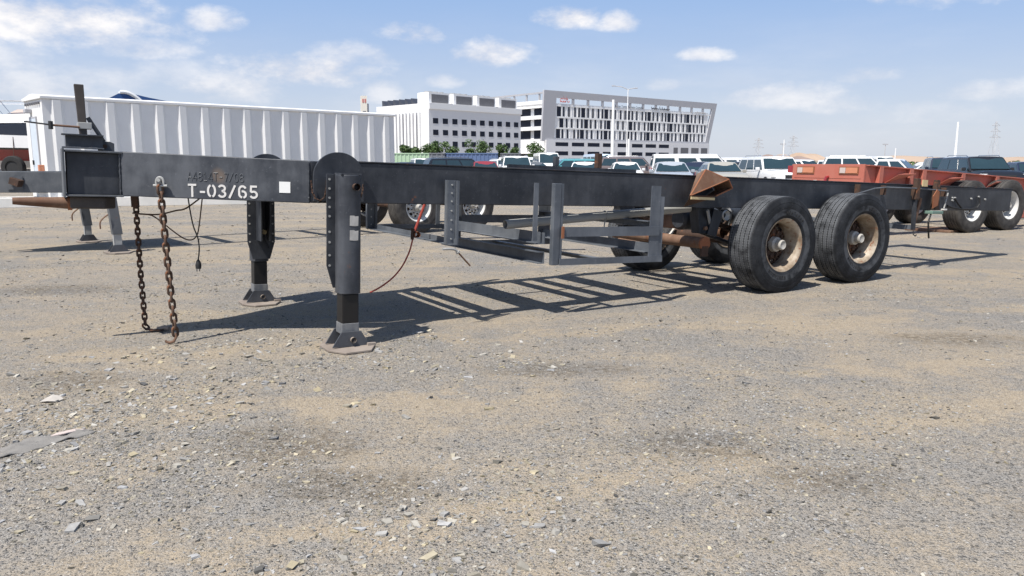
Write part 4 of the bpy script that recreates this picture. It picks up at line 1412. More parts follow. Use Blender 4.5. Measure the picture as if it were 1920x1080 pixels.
MB().plate([(0, 0), (.11, .04), (.12, .22), (.06, .25), (-.02, .16)], .012, ((2.66, -.955, .92), (1, 0, 0), (0, 0, 1))).build('rust_flap', 'orange_rust', sk)
MB().box(2.38, 2.49, -.96, -.945, 1.205, 1.290).build('reflector', 'yellow_chip', tr)
MB().box(2.62, 2.88, -.99, -.87, .845, .885).build('junction_box', 'green_box', tr, bevel=.006)
MB().tube([(2.66, -.95, .86), (2.58, -.97, .74), (2.62, -.96, .62), (2.70, -.93, .52)], .012, 6).build('hose', 'rubber_black', tr, True)
MB().tube([(3.18, -.87, .955), (3.3, -.88, .93), (3.5, -.88, .915), (3.75, -.88, .915), (3.92, -.88, .93), (3.98, -.88, .99), (3.97, -.875, 1.08)], .013, 8).build('hose', 'rubber_black', tr, True)
MB().tube([(3.34, -.87, 1.06), (3.40, -.885, .99), (3.50, -.885, .935)], .013, 8).build('hose', 'rubber_black', tr, True)
for x_, z_ in ((3.30, 1.065), (3.36, 1.065), (3.30, 1.03), (3.78, 1.06), (3.97, 1.09), (4.15, 1.055)):
    MB().tube([(x_, -.872, z_), (x_, -.851, z_)], .013, 8).build('bolt', 'galvanised', tr)
MB().tube([(3.10, -.90, 1.13), (3.06, -.90, 1.00), (3.04, -.90, .92)], .010, 6).build('drain_tube', 'galvanised', tr)
MB().box(3.0, 3.07, -.93, -.88, .895, .915).build('drain_valve', 'white_steel', tr)
MB().tube([(2.34, -.92, .62), (2.33, -.93, .57), (2.36, -.94, .55), (2.40, -.93, .565)], .008, 6).build('hook', 'trim_black', tr)

# ---- stencil, weld-bead number and plain sticker on the near nose side
VA, VB = Vector((-5.72, -.853, 0)), Vector((-6.985, -.15, 0))
vdir = (VB - VA).normalized()
vx = -vdir                                  # reading direction (towards the rear)
vn = Vector((-.486, -.874, 0)).normalized()  # outwards


def on_nose(s, z, off=0.0):
    return VA + vdir * s + vn * off + Vector((0, 0, z))


def ribbon(mb, pts, wd, org, ax, ay, off):
    pts = [Vector((p[0], p[1], 0)) for p in pts]
    L_, R_ = [], []
    for i, p in enumerate(pts):
        d1 = (p - pts[i - 1]).normalized() if i else (pts[1] - p).normalized()
        d2 = (pts[i + 1] - p).normalized() if i < len(pts) - 1 else d1
        b_ = (d1 + d2).normalized()
        nrm = Vector((-b_.y, b_.x, 0))
        sc_ = 1 / max(.5, nrm.dot(Vector((-d1.y, d1.x, 0))))
        L_.append(p + nrm * wd / 2 * sc_)
        R_.append(p - nrm * wd / 2 * sc_)
    k = len(pts)
    vs = [org + ax * q.x + ay * q.y + off for q in L_ + R_]
    mb.add(vs, [(k + i, k + i + 1, i + 1, i) for i in range(k - 1)])


def el(cx, cy, rx, ry, a0, a1, n_=12):
    return [(cx + rx * math.cos(R(a0 + (a1 - a0) * i / n_)), cy + ry * math.sin(R(a0 + (a1 - a0) * i / n_))) for i in range(n_ + 1)]


ST = {'T': [[(0, .91), (.62, .91)], [(.31, .815), (.31, 0)]], '-': [[(.02, .40), (.40, .40)]],
      '0': [el(.30, .5, .24, .42, 100, 260), el(.34, .5, .24, .42, 80, -80)],
      '3': [el(.28, .72, .23, .20, 160, -75, 12) + el(.28, .29, .25, .21, 75, -160, 14)],
      '/': [[(.02, 0), (.46, .97)]],
      '6': [el(.33, .64, .25, .28, 25, 180, 10) + el(.33, .32, .25, .24, 180, 262, 8), el(.33, .30, .25, .24, -75, 105, 12)],
      '5': [[(.56, .92), (.12, .92), (.10, .56)] + el(.30, .31, .25, .23, 120, -155, 14)]}
hgt_ = .103
adv = {'T': .088, '-': .058, '0': .083, '3': .083, '/': .070, '6': .087, '5': .08}
s_ = .940
for ch in 'T-03/65':
    m = MB()
    for stt in ST[ch]:
        ribbon(m, stt, .155, on_nose(s_, .908), vx * hgt_, Vector((0, 0, hgt_)), vn * .004)
    so_ = m.build('stencil_character', 'stencil_white', tr)
    so_['label'] = 'white stencilled character ' + ch
    so_.modifiers.new('solid', 'SOLIDIFY').thickness = .001
    s_ -= adv[ch]
s_ = .940
for ch in 'A4814T-7/08':
    m = MB()
    for stt in GL[ch]:
        m.tube([on_nose(s_, 1.036, .0015) + vx * p[0] * .052 + Vector((0, 0, p[1] * .062)) for p in stt], .0034, 5)
    m.build('weld_character', 'grey_paint', tr, True)
    s_ -= .0395
MB().plate([(0, 0), (.085, 0), (.085, .086), (0, .086)], .0015, (on_nose(.242, .962, .003), vx, (0, 0, 1))).build('sticker', 'sticker_white', tr)
# shackle on the nose side
sh = on_nose(1.135, 1.0, .0)
shk = MB().tube([sh + vn * .0 + Vector((0, 0, .03)), sh + vn * .075 + Vector((0, 0, .03)), ], .013, 10).build('shackle', 'galvanised', tr, True)
MB().tube([sh + vn * .045 + vx * (.028 * math.cos(R(a))) + Vector((0, 0, .012 + .04 * math.sin(R(a)))) for a in range(-30, 211, 20)], .0095, 8).build('bow', 'galvanised', shk, True)
MB().tube([sh + vn * .045 - vx * .05 + Vector((0, 0, -.012)), sh + vn * .045 + vx * .055 + Vector((0, 0, -.012))], .010, 10).build('pin', 'galvanised', shk, True)
MB().box(sh.x - .02, sh.x + .03, sh.y - .012, sh.y + .012, sh.z - .11, sh.z - .09).build('lug', 'black_paint', shk) if False else None

# ================================================================ THINGS HANGING FROM THE TRAILER
top = TM @ (sh + vn * .047 + Vector((0, 0, -.015)))
c2 = thing('tow_chain', 'heavy rusty chain hanging from the galvanised shackle to the gravel', 'chain', (top.x, top.y, 0))
chain_links(c2, [(0, 0, top.z), (.012, .01, .62), (.03, .02, .03)], .056, .058, .0100, 'chain_rust', seed=4)
hk = MB().tube([(.03, .02, .085), (.036, .015, .055), (.02, .0, .022), (-.01, -.01, .014), (-.03, -.015, .02), (-.038, -.018, .034)], [.010, .011, .012, .011, .010, .008], 8).build('hook', 'rust', c2, True)
p1 = TW(-6.85, .25, .885)
c1 = thing('tow_chain', 'thinner rusty chain hanging from under the nose with its end coiled on the ground', 'chain', (p1.x, p1.y, 0))
chain_links(c1, [(0, 0, p1.z), (-.006, .0, .55), (.0, .0, .05), (.02, .01, .022), (.07, -.01, .018), (.12, .015, .018), (.10, .05, .02), (.04, .045, .02)], .045, .050, .0085, 'dark_rust', seed=7)
MB().tube([(.09, .02, .02), (.15, .03, .03), (.19, .02, .025)], [.018, .022, .018], 8).build('coupling', 'foot_plate', c1, True)
MB().box(-.03, .02, -.02, .02, p1.z - .09, p1.z).build('hanger', 'dark_rust', c1)


def smooth_pts(pts, n_=6):
    pts = [Vector(p) for p in pts]
    out = []
    for i in range(len(pts) - 1):
        p0, p1_, p2, p3 = pts[max(i - 1, 0)], pts[i], pts[i + 1], pts[min(i + 2, len(pts) - 1)]
        for j in range(n_):
            t = j / n_
            out.append(.5 * ((2 * p1_) + (p2 - p0) * t + (2 * p0 - 5 * p1_ + 4 * p2 - p3) * t * t + (3 * p1_ - p0 - 3 * p2 + p3) * t ** 3))
    out.append(pts[-1])
    return out


pc = thing('power_cable', 'brown electric cable looped below the nose, ending in a black plug', 'cable', mat4=TM)
MB().tube(smooth_pts([(-6.51, -.15, .93), (-6.49, -.15, .77), (-6.47, -.15, .66), (-6.44, -.15, .57), (-6.43, -.15, .48), (-6.44, -.15, .385)]), .0055, 7).build('cable', 'rubber_black', pc, True)
MB().tube(smooth_pts([(-6.9, 0, .76), (-6.82, 0, .75), (-6.7, 0, .75), (-6.58, 0, .78), (-6.5, 0, .80), (-6.37, 0, .90)]), .0065, 7).build('cable', 'brown_cable', pc, True)
MB().tube(smooth_pts([(-6.86, 0, .755), (-6.76, 0, .74), (-6.68, 0, .68), (-6.6, 0, .61), (-6.52, 0, .55), (-6.46, 0, .54), (-6.42, 0, .58), (-6.4, 0, .67), (-6.37, 0, .90)]), .0055, 7).build('cable', 'brown_cable', pc, True)
MB().lathe([(0, .008), (-.02, .018), (-.045, .024), (-.075, .022), (-.077, 0)], 12, (-6.44, -.15, .39), 'z').build('plug', 'rubber_black', pc, True)
MB().box(-6.455, -6.449, -.155, -.145, .292, .314).build('prong', 'rubber_black', pc)
MB().box(-6.434, -6.428, -.155, -.145, .292, .314).build('prong', 'rubber_black', pc)

ah = thing('air_hose', 'red air brake hose drooping from the beam with a brass coupling', 'hose', mat4=TM)
MB().tube(smooth_pts([(-4.55, -.5, .96), (-4.58, -.5, .87), (-4.62, -.5, .77), (-4.65, -.5, .69), (-4.67, -.5, .64)]), .013, 8).build('hose', 'red_hose', ah, True)
MB().tube(smooth_pts([(-4.685, -.5, .60), (-4.70, -.5, .52), (-4.73, -.5, .43), (-4.79, -.5, .32), (-4.88, -.5, .22), (-5.0, -.5, .14), (-5.09, -.5, .10)]), .0075, 8).build('hose', 'red_hose', ah, True)
MB().lathe([(-.03, .026), (.02, .030), (.03, .018)], 14, (-4.655, -.505, .605)).build('coupling', 'orange_rust', ah, True)
MB().tube([(-4.69, -.5, .66), (-4.695, -.5, .56)], .016, 8).build('valve_body', 'dark_rust', ah)

lp = thing('locking_pin', 'loose bent steel locking pin dangling below the front rack post', 'pin', mat4=TM)
MB().tube([(-4.51, -.965, .55), (-4.505, -.98, .515)], .0022, 5).build('wire', 'galvanised', lp)
MB().tube(smooth_pts([(-4.64, -1.0, .52), (-4.56, -1.0, .52), (-4.52, -1.0, .512), (-4.49, -1.0, .488)]), .0105, 8).build('handle', 'galvanised', lp, True)
MB().tube([(-4.49, -1.0, .488), (-4.37, -1.0, .37)], .0075, 8).build('shank', 'rust', lp, True)
MB().tube([(-4.498, -1.0, .496), (-4.488, -1.0, .486)], .02, 10).build('washer', 'galvanised', lp)

gp_ = thing('conduit_pipe', 'long pale grey pipe lying on the rack below the main beam', 'pipe', mat4=TM)
mp = MB()
pa, pb = Vector((-3.80, -.62, .70)), Vector((-1.45, -.62, .872))
mp.tube([pa, pb], .044, 18, cap=False)
mp.tube([pa + Vector((.004, 0, .001)), pb], .038, 18, cap=False)
dvp = (pb - pa).normalized()
mp.build('pipe', 'pipe_grey', gp_, True)
lipm = MB().lathe([(0, .038), (0, .044)], 18, (0, 0, 0), 'x').build('pipe_end', 'pipe_grey', gp_)
lipm.location = pa
lipm.rotation_euler = (0, -math.asin(dvp.z), 0)
MB().tube([Vector((-2.62, -.62, .786)) + Vector((0, .049 * math.cos(R(a)), .049 * math.sin(R(a)))) for a in range(0, 360, 30)], .006, 6, closed=True).build('strap', 'pipe_grey', gp_)
MB().tube([(-2.62, -.63, .74), (-2.63, -.63, .60)], .006, 6).build('strap', 'pipe_grey', gp_)
MB().tube([(-3.25, -.60, .86), (-3.12, -.62, .80)], .004, 5).build('string', 'yellow_chip', gp_)

# ================================================================ THE GREY CHASSIS BEHIND
T2 = frame((-2.7, 16.57, 0), 50.8, 0.6)
t2 = thing('container_chassis', 'weathered grey skeletal chassis trailer standing behind the black one', 'trailer', mat4=T2)


def z2(x, wz, tilt=.6):
    return (wz + math.sin(R(tilt)) * x) / math.cos(R(tilt))


for s in (-1, 1):
    ya, yb = (-.85, -.755) if s < 0 else (.755, .85)
    MB().box(-5.72, 4.9, ya, yb, ZB, ZT).build('main_beam', 'grey_paint', t2, bevel=.006)
    q = [(-5.72, s * .853), (-7.3, s * .15), (-7.3, s * .06), (-5.72, s * .76)]
    MB().prism(q[::-1], ZB, ZT).build('nose_side', 'grey_paint', t2, bevel=.006)
    # landing leg
    x = -5.55
    yo = s * 1.12
    zf = z2(x, 0)
    leg = MB().hexa([(x - .10 + .05, yo - .07, zf + .30), (x + .04 + .05, yo - .07, zf + .30), (x + .04 + .05, yo + .07, zf + .30), (x - .10 + .05, yo + .07, zf + .30), (x - .12, yo - .07, .97), (x + .02, yo - .07, .97), (x + .02, yo + .07, .97), (x - .12, yo + .07, .97)]).build('landing_leg', 'grey_paint', t2, bevel=.005)
    MB().hexa([(x - .035 , yo - .055, zf + .05), (x + .075, yo - .055, zf + .05), (x + .075, yo + .055, zf + .05), (x - .035, yo + .055, zf + .05), (x - .04, yo - .055, zf + .299), (x + .07, yo - .055, zf + .299), (x + .07, yo + .055, zf + .299), (x - .04, yo + .055, zf + .299)]).build('ram', 'galvanised', leg)
    ft = MB().prism([(-.19, -.10), (-.10, -.25), (.10, -.25), (.19, -.10), (.19, .10), (.10, .25), (-.10, .25), (-.19, .10)], 0, .02).build('foot', 'foot_plate', leg)
    ft.location = (x + .02, yo, zf + .004)
    for sy in (-1, 1):
        MB().plate([(-.14, 0), (.14, 0), (.075, .11), (-.075, .11)], .012, ((x + .02, yo + sy * .07 + .006, zf + .024), (1, 0, 0), (0, 0, 1))).build('gusset', 'grey_black_paint', leg)
    MB().tube(smooth_pts([(x - .11, yo - .08, .56), (x - .22, yo - .09, .46), (x - .23, yo - .09, .34)]), .012, 6).build('crank', 'rust', leg)
    for x_ in (.05, 1.45):
        truck_wheel(t2, x_, s * 1.05, z2(x_, .53), s, tyre='old_tyre', rim='white_steel', seg=40, dish=.14)
for x_ in (.05, 1.45):
    MB().tube([(x_, -1.0, z2(x_, .53)), (x_, 1.0, z2(x_, .53))], .06, 14).build('axle', 'dark_rust', t2, True)
    for s in (-1, 1):
        MB().bar((x_ - .55, s * .62, .70), (x_ + .55, s * .62, .70), .075, .07).build('leaf_spring', 'dark_rust', t2)
        MB().plate([(-.14, .885), (.14, .885), (.08, .62), (-.08, .62)], .12, ((x_ - .66, s * .62 + .06, 0), (1, 0, 0), (0, 0, 1))).build('spring_hanger', 'rust', t2)
MB().prism([(-7.25, -.12), (-5.70, -.74), (-4.9, -.74), (-4.9, .74), (-5.70, .74), (-7.25, .12)], 1.17, 1.185).build('deck_plate', 'grey_paint', t2)
for x_ in (-4.2, -3.2, -2.2, -1.2, .7, 2.6, 4.7):
    MB().box(x_ - .05, x_ + .05, -.753, .753, .95, 1.12).build('crossmember', 'grey_paint', t2)
bk = MB().plate([(0, 0), (.22, 0), (.22, .20), (0, .20)], .012, ((-6.86, -.355, .94), (.914, -.406, 0), (0, 0, 1))).build('socket_plate', 'grey_paint', t2)
MB().bar((-6.80, -.40, 1.08), (-6.70, -.50, 1.03), .12, .10).build('socket_box', 'dark_rust', bk)

# ================================================================ THE SALMON CHASSIS ON THE RIGHT
T3O = Vector((.883, .469, 0)) * 12.74 + Vector((.469, -.883, 0)) * -10.73
T3 = frame((T3O.x, T3O.y, 0), 62.0, 3.3)
t3 = thing('container_chassis', 'salmon red primed chassis trailer with a tail light panel, sloping away behind the black one', 'trailer', mat4=T3)


def z3(x, wz):
    return z2(x, wz, 3.3)


zt, zb = 1.385, 1.02
for s in (-1, 1):
    y0, y1 = (-.85, -.84) if s < 0 else (.84, .85)
    bm_ = MB().box(.02, 9.4, y0, y1, zb + .02, zt - .02).build('main_beam', 'salmon_paint', t3)
    MB().box(.02, 9.4, min(s * .93, s * .76), max(s * .93, s * .76), zt - .019, zt).build('flange', 'salmon_paint', bm_)
    MB().box(.02, 9.4, min(s * .97, s * .72), max(s * .97, s * .72), zb, zb + .019).build('flange', 'salmon_paint', bm_)
    for x_ in (.32, 1.22, 1.62, 2.9, 4.1, 5.4):
        MB().box(x_, x_ + .10, min(s * .852, s * .94), max(s * .852, s * .94), zb + .021, zt - .021).build('stiffener', 'salmon_paint', bm_)
    for x_ in (.55, 2.1, 3.7, 5.3):
        m = MB()
        sheet(m, [(x_, s * .86, zb + .04), (x_ + .62, s * .86, zb + .26), (x_ + .62, s * 1.10, zb + .26), (x_ + .10, s * 1.10, zb + .22)][::(1 if s < 0 else -1)], .01)
        m.build('outrigger', 'salmon_paint', bm_)
    for x_ in (2.95, 4.25):
        truck_wheel(t3, x_, s * 1.05, z3(x_, .53), s, tyre='old_tyre', rim='white_steel', seg=44, dish=.2)
for x_ in (2.95, 4.25):
    MB().tube([(x_, -1.0, z3(x_, .53)), (x_, 1.0, z3(x_, .53))], .06, 14).build('axle', 'dark_rust', t3, True)
rp = MB().box(-.03, .015, -.86, .86, .98, 1.392).build('tail_panel', 'salmon_paint', t3, bevel=.004)
MB().box(-.036, -.031, -.80, .80, 1.118, 1.126).build('seam', 'salmon_paint', rp)
for s in (-1, 1):
    c0 = s * .52
    bx = MB().box(-.045, -.031, c0 - .22, c0 + .22, 1.20, 1.345).build('light_recess', 'orange_rust', rp)
    MB().box(-.052, -.046, c0 - .20, c0 + .06 * 1, 1.22, 1.325).build('lamp', 'lamp_amber', bx)
    MB().box(-.052, -.046, c0 + .07, c0 + .20, 1.22, 1.325).build('lamp', 'rag_pink', bx)
MB().tube([(-.03, -.05, 1.14), (-.09, -.05, 1.13), (-.10, -.04, 1.06), (-.06, -.04, 1.02)], .03, 8).build('hook', 'boat_red', rp)
MB().box(-.034, -.0305, .22, .30, 1.02, 1.075).build('label', 'sticker_white', rp)
MB().box(-.02, .25, .87, 1.0, 1.22, 1.36).build('side_lamp', 'boat_red', rp)
for x_ in (.9, 1.9, 3.0, 5.2, 7.5, 9.2):
    MB().box(x_, x_ + .1, -.838, .838, zb + .05, zb + .25).build('crossmember', 'salmon_paint', t3)
for yy in (-1.0, -.93):
    MB().tube([(.35, yy, zb - .02), (1.6, yy, zb - .03), (3.0, yy, zb - .02)], .018, 6).build('brake_pipe', 'orange_rust', t3)
MB().box(.5, .72, -1.02, -.88, zb - .12, zb - .04).build('valve_block', 'orange_rust', t3, bevel=.01)
for x_ in (1.5, 1.75, 2.05):
    MB().box(x_, x_ + .12, -.95, -.87, zb - .14, zb - .05).build('valve_block', 'dark_rust', t3, bevel=.01)
for s in (-1, 1):
    MB().box(8.2, 8.36, s * .75 - .08, s * .75 + .08, z3(8.28, .02), zb).build('landing_leg', 'salmon_paint', t3)
MB().plate([(0, 0), (.22, 0), (.12, .42), (0, .42)], .02, ((4.95, -.99, .62), (1, 0, 0), (0, 0, 1))).build('side_guard', 'salmon_paint', t3)

pt = MB().prism([(8.35, 16.35), (8.96, 15.70), (9.90, 16.25), (9.75, 16.85)], .003, .05).build('steel_plate', 'rust', None, bevel=.006)
tag(pt, 'flat rusty steel plate lying by the salmon trailer wheels', 'plate')

# ================================================================ WHITE RIBBED CABIN
cb = thing('site_cabin', 'long white ribbed steel cabin with a pale door in its end', 'cabin', mat4=frame((-14.9, 25.0, 0), 45.0, 0))
L_, W_, H_ = 13.7, 2.05, 3.42
MB().box(0, L_, 0, W_, .12, H_).build('shell', 'cabin_white', cb)
MB().prism([(-.06, -.06), (L_ + .06, -.06), (L_ + .06, W_ + .06), (-.06, W_ + .06)], H_, H_ + .10).build('top_rail', 'cabin_white', cb, bevel=.02)
MB().hexa([(-.05, -.02, H_ + .10), (L_, -.02, H_ + .10), (L_, W_, H_ + .10), (-.05, W_, H_ + .10), (-.05, W_ / 2 - .1, H_ + .20), (L_, W_ / 2 - .1, H_ + .20), (L_, W_ / 2 + .1, H_ + .20), (-.05, W_ / 2 + .1, H_ + .20)]).build('roof', 'cabin_white', cb)
nrib = 17
rb0 = None
for i in range(nrib):
    if rb0 is None:
        rb0 = MB().prism([(-.20, 0), (-.12, -.065), (.10, -.065), (.20, 0)], .28, H_ - .02).build('rib', 'cabin_white', cb)
        o = rb0
    else:
        o = dup(rb0, cb)
    o.location = (.42 + i * (L_ - .84) / (nrib - 1), -.001, 0)
MB().box(-.03, L_, -.05, .0, .12, .275).build('bottom_rail', 'cabin_white', cb)
dr = MB().box(-.035, -.004, .75, 1.45, .62, 2.85).build('door', 'door_pale', cb)
for y0, y1, z0, z1 in ((.70, .75, .6, 2.9), (1.45, 1.50, .6, 2.9), (.75, 1.45, 2.85, 2.9)):
    MB().box(-.04, -.004, y0, y1, z0, z1).build('frame', 'panel_grey', dr)
MB().box(-.08, -.036, 1.34, 1.40, 1.35, 1.50).build('handle', 'trim_black', dr)
MB().box(-.16, -.005, .35, .50, 1.15, 1.35).build('socket_box', 'lamp_amber', cb, bevel=.01)
MB().box(-.20, -.005, 1.2, 1.45, 3.02, 3.16).build('flood_lamp', 'panel_grey', cb, bevel=.02)
for i in range(7):
    MB().box(-.06, -.005, .2 + i * .25, .32 + i * .25, 3.27, 3.34).build('vent', 'louvre_dark', cb)
MB().box(-.25, -.06, .2, 1.6, .5, .6).build('door_step', 'galvanised', cb)

wb = thing('steel_skid', 'long low white steel skid lying in front of the ribbed cabin', 'skid', mat4=frame((-18.5, 23.9, 0), 73.5, 0))
MB().box(0, 10.4, 0, .25, .0, .30).build('side_rail', 'white_steel', wb, bevel=.01)
MB().box(0, 10.4, 1.2, 1.45, .0, .30).build('side_rail', 'white_steel', wb, bevel=.01)
for i in range(6):
    MB().box(.2 + i * 1.95, .35 + i * 1.95, .251, 1.199, .05, .25).build('cross_rail', 'white_steel', wb)


# ================================================================ BOATS
def boat(mat4, label, lift=.62):
    t = thing('motor_boat', label, 'boat', mat4=mat4)
    # x forward, hull from stern x=0 to bow x=7
    st_ = [(0, 1.15, .62), (1.5, 1.22, .60), (3.2, 1.20, .60), (4.8, .98, .66), (6.0, .60, .80), (7.0, .05, 1.15)]
    Z = lift

    def strip(name, mat, f0, f1, off):
        vs, fs = [], []
        for x, hw_, zk in st_:
            zt_ = 1.75 + .035 * x
            for sy in (-1, 1):
                for f in (f0, f1):
                    wv = hw_ * (.35 + .65 * min(1, f * 1.6)) if f < .6 else hw_ * (1.0)
                    vs.append((x, sy * (wv + off), Z + zk + (zt_ - zk) * f))
        for i in range(len(st_) - 1):
            for sy in (0, 1):
                a = i * 4 + sy * 2
                fs.append((a, a + 4, a + 5, a + 1))
        fs.append((0, 1, 3, 2))
        return MB().add(vs, fs).build(name, mat, t, True)
    strip('hull', 'boat_white', 0.0, .22, .0)
    strip('hull_stripe', 'boat_red', .22, .56, .004)
    strip('hull_stripe', 'boat_dark', .56, .62, .006)
    strip('topside', 'boat_white', .62, 1.0, .004)
    MB().add([(x, sy * hw_, Z + 1.75 + .035 * x) for x, hw_, zk in st_ for sy in (-1, 1)], [(i * 2, i * 2 + 2, i * 2 + 3, i * 2 + 1) for i in range(5)]).build('deck', 'boat_white', t)
    MB().hexa([(.4, -1.1, Z + 1.79), (5.0, -.7, Z + 1.93), (5.0, .7, Z + 1.93), (.4, 1.1, Z + 1.79), (.5, -1.05, Z + 2.25), (4.0, -.72, Z + 2.25), (4.0, .72, Z + 2.25), (.5, 1.05, Z + 2.25)]).build('window_band', 'boat_dark', t)
    MB().hexa([(.2, -1.12, Z + 2.252), (4.3, -.78, Z + 2.252), (4.3, .78, Z + 2.252), (.2, 1.12, Z + 2.252), (.6, -.85, Z + 2.62), (3.3, -.62, Z + 2.56), (3.3, .62, Z + 2.56), (.6, .85, Z + 2.62)]).build('cabin_roof', 'boat_white', t, bevel=.05)
    MB().hexa([(.6, -.7, Z + 2.63), (2.0, -.6, Z + 2.60), (2.0, .6, Z + 2.60), (.6, .7, Z + 2.63), (.8, -.62, Z + 2.78), (1.6, -.55, Z + 2.78), (1.6, .55, Z + 2.78), (.8, .62, Z + 2.78)]).build('screen', 'rag_pink', t)
    for sy in (-1, 1):
        MB().tube(smooth_pts([(.0, sy * .95, Z + 2.55), (.1, sy * .9, Z + 3.0), (3.2, sy * .75, Z + 3.08), (5.0, sy * .6, Z + 3.04)]), .022, 6).build('rail', 'chrome', t, True)
        for x_ in (.7, 1.6, 2.8, 4.2):
            MB().tube([(x_, sy * .75, Z + 2.4), (x_ + .5, sy * .72, Z + 3.06)], .016, 6).build('stanchion', 'chrome', t)
        MB().bar((-.2, sy * .8, Z + .50), (6.2, sy * .5, Z + .50), .08, .12).build('trailer_rail', 'galvanised', t)
        for x_ in (.6, 5.0):
            MB().bar((x_, sy * .62, .0), (x_, sy * .62, Z + .45), .10, .10).build('cradle_post', 'galvanised', t)
        wv = MB().lathe([(-.12, .24), (-.13, .30), (-.12, .40), (-.07, .43), (.07, .43), (.12, .40), (.13, .30), (.12, .24)], 32, (1.45, sy * 1.36, Z + .62)).build('fender_tyre', 'rubber_car', t, True)
        MB().lathe([(-.09, .0), (-.09, .12), (-.02, .25), (.09, .25), (.09, .0)], 20, (1.45, sy * 1.36, Z + .62)).build('rim', 'trim_black', wv, True)
        MB().tube([(1.45, sy * 1.28, Z + 1.04), (1.45, sy * 1.22, Z + 1.74)], .012, 6).build('rope', 'brown_cable', wv)
    return t


boat(frame((-17.0, 30.2, 0), 270, 0), 'white motor boat with red hull stripe standing beside the cabin')
b3 = thing('canopy_boat', 'white boat top with blue canvas canopy showing above the cabin roof', 'boat', mat4=frame((-17.6, 35.8, 0), 60.0, 0))
MB().hexa([(-2.5, -1.2, .9), (4.5, -1.2, .9), (4.5, 1.2, .9), (-2.5, 1.2, .9), (-2.8, -1.5, 2.6), (5.4, -1.3, 2.8), (5.4, 1.3, 2.8), (-2.8, 1.5, 2.6)]).build('hull', 'boat_white', b3, bevel=.1)
MB().hexa([(-1.5, -.9, .0), (-1.2, -.9, .0), (-1.2, .9, .0), (-1.5, .9, .0), (-1.5, -.9, .899), (-1.2, -.9, .899), (-1.2, .9, .899), (-1.5, .9, .899)]).build('cradle', 'galvanised', b3)
MB().hexa([(3.0, -.9, .0), (3.3, -.9, .0), (3.3, .9, .0), (3.0, .9, .0), (3.0, -.9, .899), (3.3, -.9, .899), (3.3, .9, .899), (3.0, .9, .899)]).build('cradle', 'galvanised', b3)
m = MB()
prof = [(-.9, 3.7), (-.65, 4.2), (-.25, 4.42), (.2, 4.44), (.95, 4.28), (1.9, 4.12), (2.2, 3.7)]
vs = [(x, sy * 1.2, z) for x, z in prof for sy in (-1, 1)]
k = len(prof)
m.add(vs, [(i * 2, i * 2 + 2, i * 2 + 3, i * 2 + 1) for i in range(k - 1)] + [tuple(i * 2 for i in range(k)), tuple(i * 2 + 1 for i in range(k))])
m.build('canopy', 'canvas_blue', b3)
MB().tube(smooth_pts([(1.0, -1.22, 3.5), (.6, -1.22, 4.12), (.15, -1.22, 4.44), (-.2, -1.22, 4.48)]), .08, 8).build('roll_bar', 'boat_white', b3, True)
MB().lathe([(4.46, .0), (4.46, .2), (4.58, .2), (4.62, .12), (4.63, 0)], 16, (.0, 0, 0), 'z').build('radar', 'boat_white', b3, True)
for sy in (-1, 1):
    MB().bar((-1.3, sy * 1.1, 2.6), (-.75, sy * 1.1, 3.95), .05, .05).build('canopy_post', 'chrome', b3)
    MB().bar((2.6, sy * 1.1, 2.7), (2.1, sy * 1.1, 3.8), .05, .05).build('canopy_post', 'chrome', b3)


# ================================================================ PARKED VEHICLES
def loft(stations, section):
    """stations: list of dict; section(st) -> list of (y,z) from bottom centre round to bottom centre"""
    vs, fs = [], []
    rows = [section(s_) for s_ in stations]
    k = len(rows[0])
    for s_, row in zip(stations, rows):
        vs += [(s_[0], y, z) for y, z in row]
    for i in range(len(rows) - 1):
        for j in range(k):
            fs.append((i * k + j, i * k + (j + 1) % k, (i + 1) * k + (j + 1) % k, (i + 1) * k + j))
    fs.append(tuple(range(k - 1, -1, -1)))
    fs.append(tuple((len(rows) - 1) * k + j for j in range(k)))
    return MB().add(vs, fs)


CARS = {  # L, W, H, ground clearance, belt, hood z, nose z, tail z, windscreen base x, roof front x, roof rear x, rear base x (from the centre, + = front), wheel r
    'sedan': dict(L=4.7, W=1.80, H=1.46, belt=.95, hood=.98, nose=.72, tail=1.03, f0=.95, f1=.20, r1=-1.05, r0=-1.75, wr=.33),
    'hatch': dict(L=4.1, W=1.74, H=1.50, belt=.95, hood=1.0, nose=.75, tail=1.0, f0=1.0, f1=.25, r1=-1.45, r0=-1.95, wr=.32),
    'suv': dict(L=4.8, W=1.88, H=1.70, belt=1.06, hood=1.10, nose=.94, tail=1.06, f0=1.05, f1=.45, r1=-2.1, r0=-2.36, wr=.40),
    'bigsuv': dict(L=5.0, W=1.96, H=1.84, belt=1.16, hood=1.18, nose=1.02, tail=1.12, f0=1.15, f1=.55, r1=-2.30, r0=-2.55, wr=.42),
    'van': dict(L=5.3, W=1.86, H=1.98, belt=1.12, hood=1.10, nose=.98, tail=1.2, f0=2.28, f1=1.50, r1=-2.50, r0=-2.62, wr=.34),
    'highvan': dict(L=5.3, W=1.86, H=2.24, belt=1.28, hood=1.25, nose=1.0, tail=1.2, f0=2.25, f1=1.35, r1=-2.50, r0=-2.62, wr=.34),
    'pickup': dict(L=5.2, W=1.80, H=1.64, belt=1.02, hood=1.05, nose=.92, tail=1.02, f0=1.15, f1=.55, r1=-.65, r0=-.80, wr=.38)}


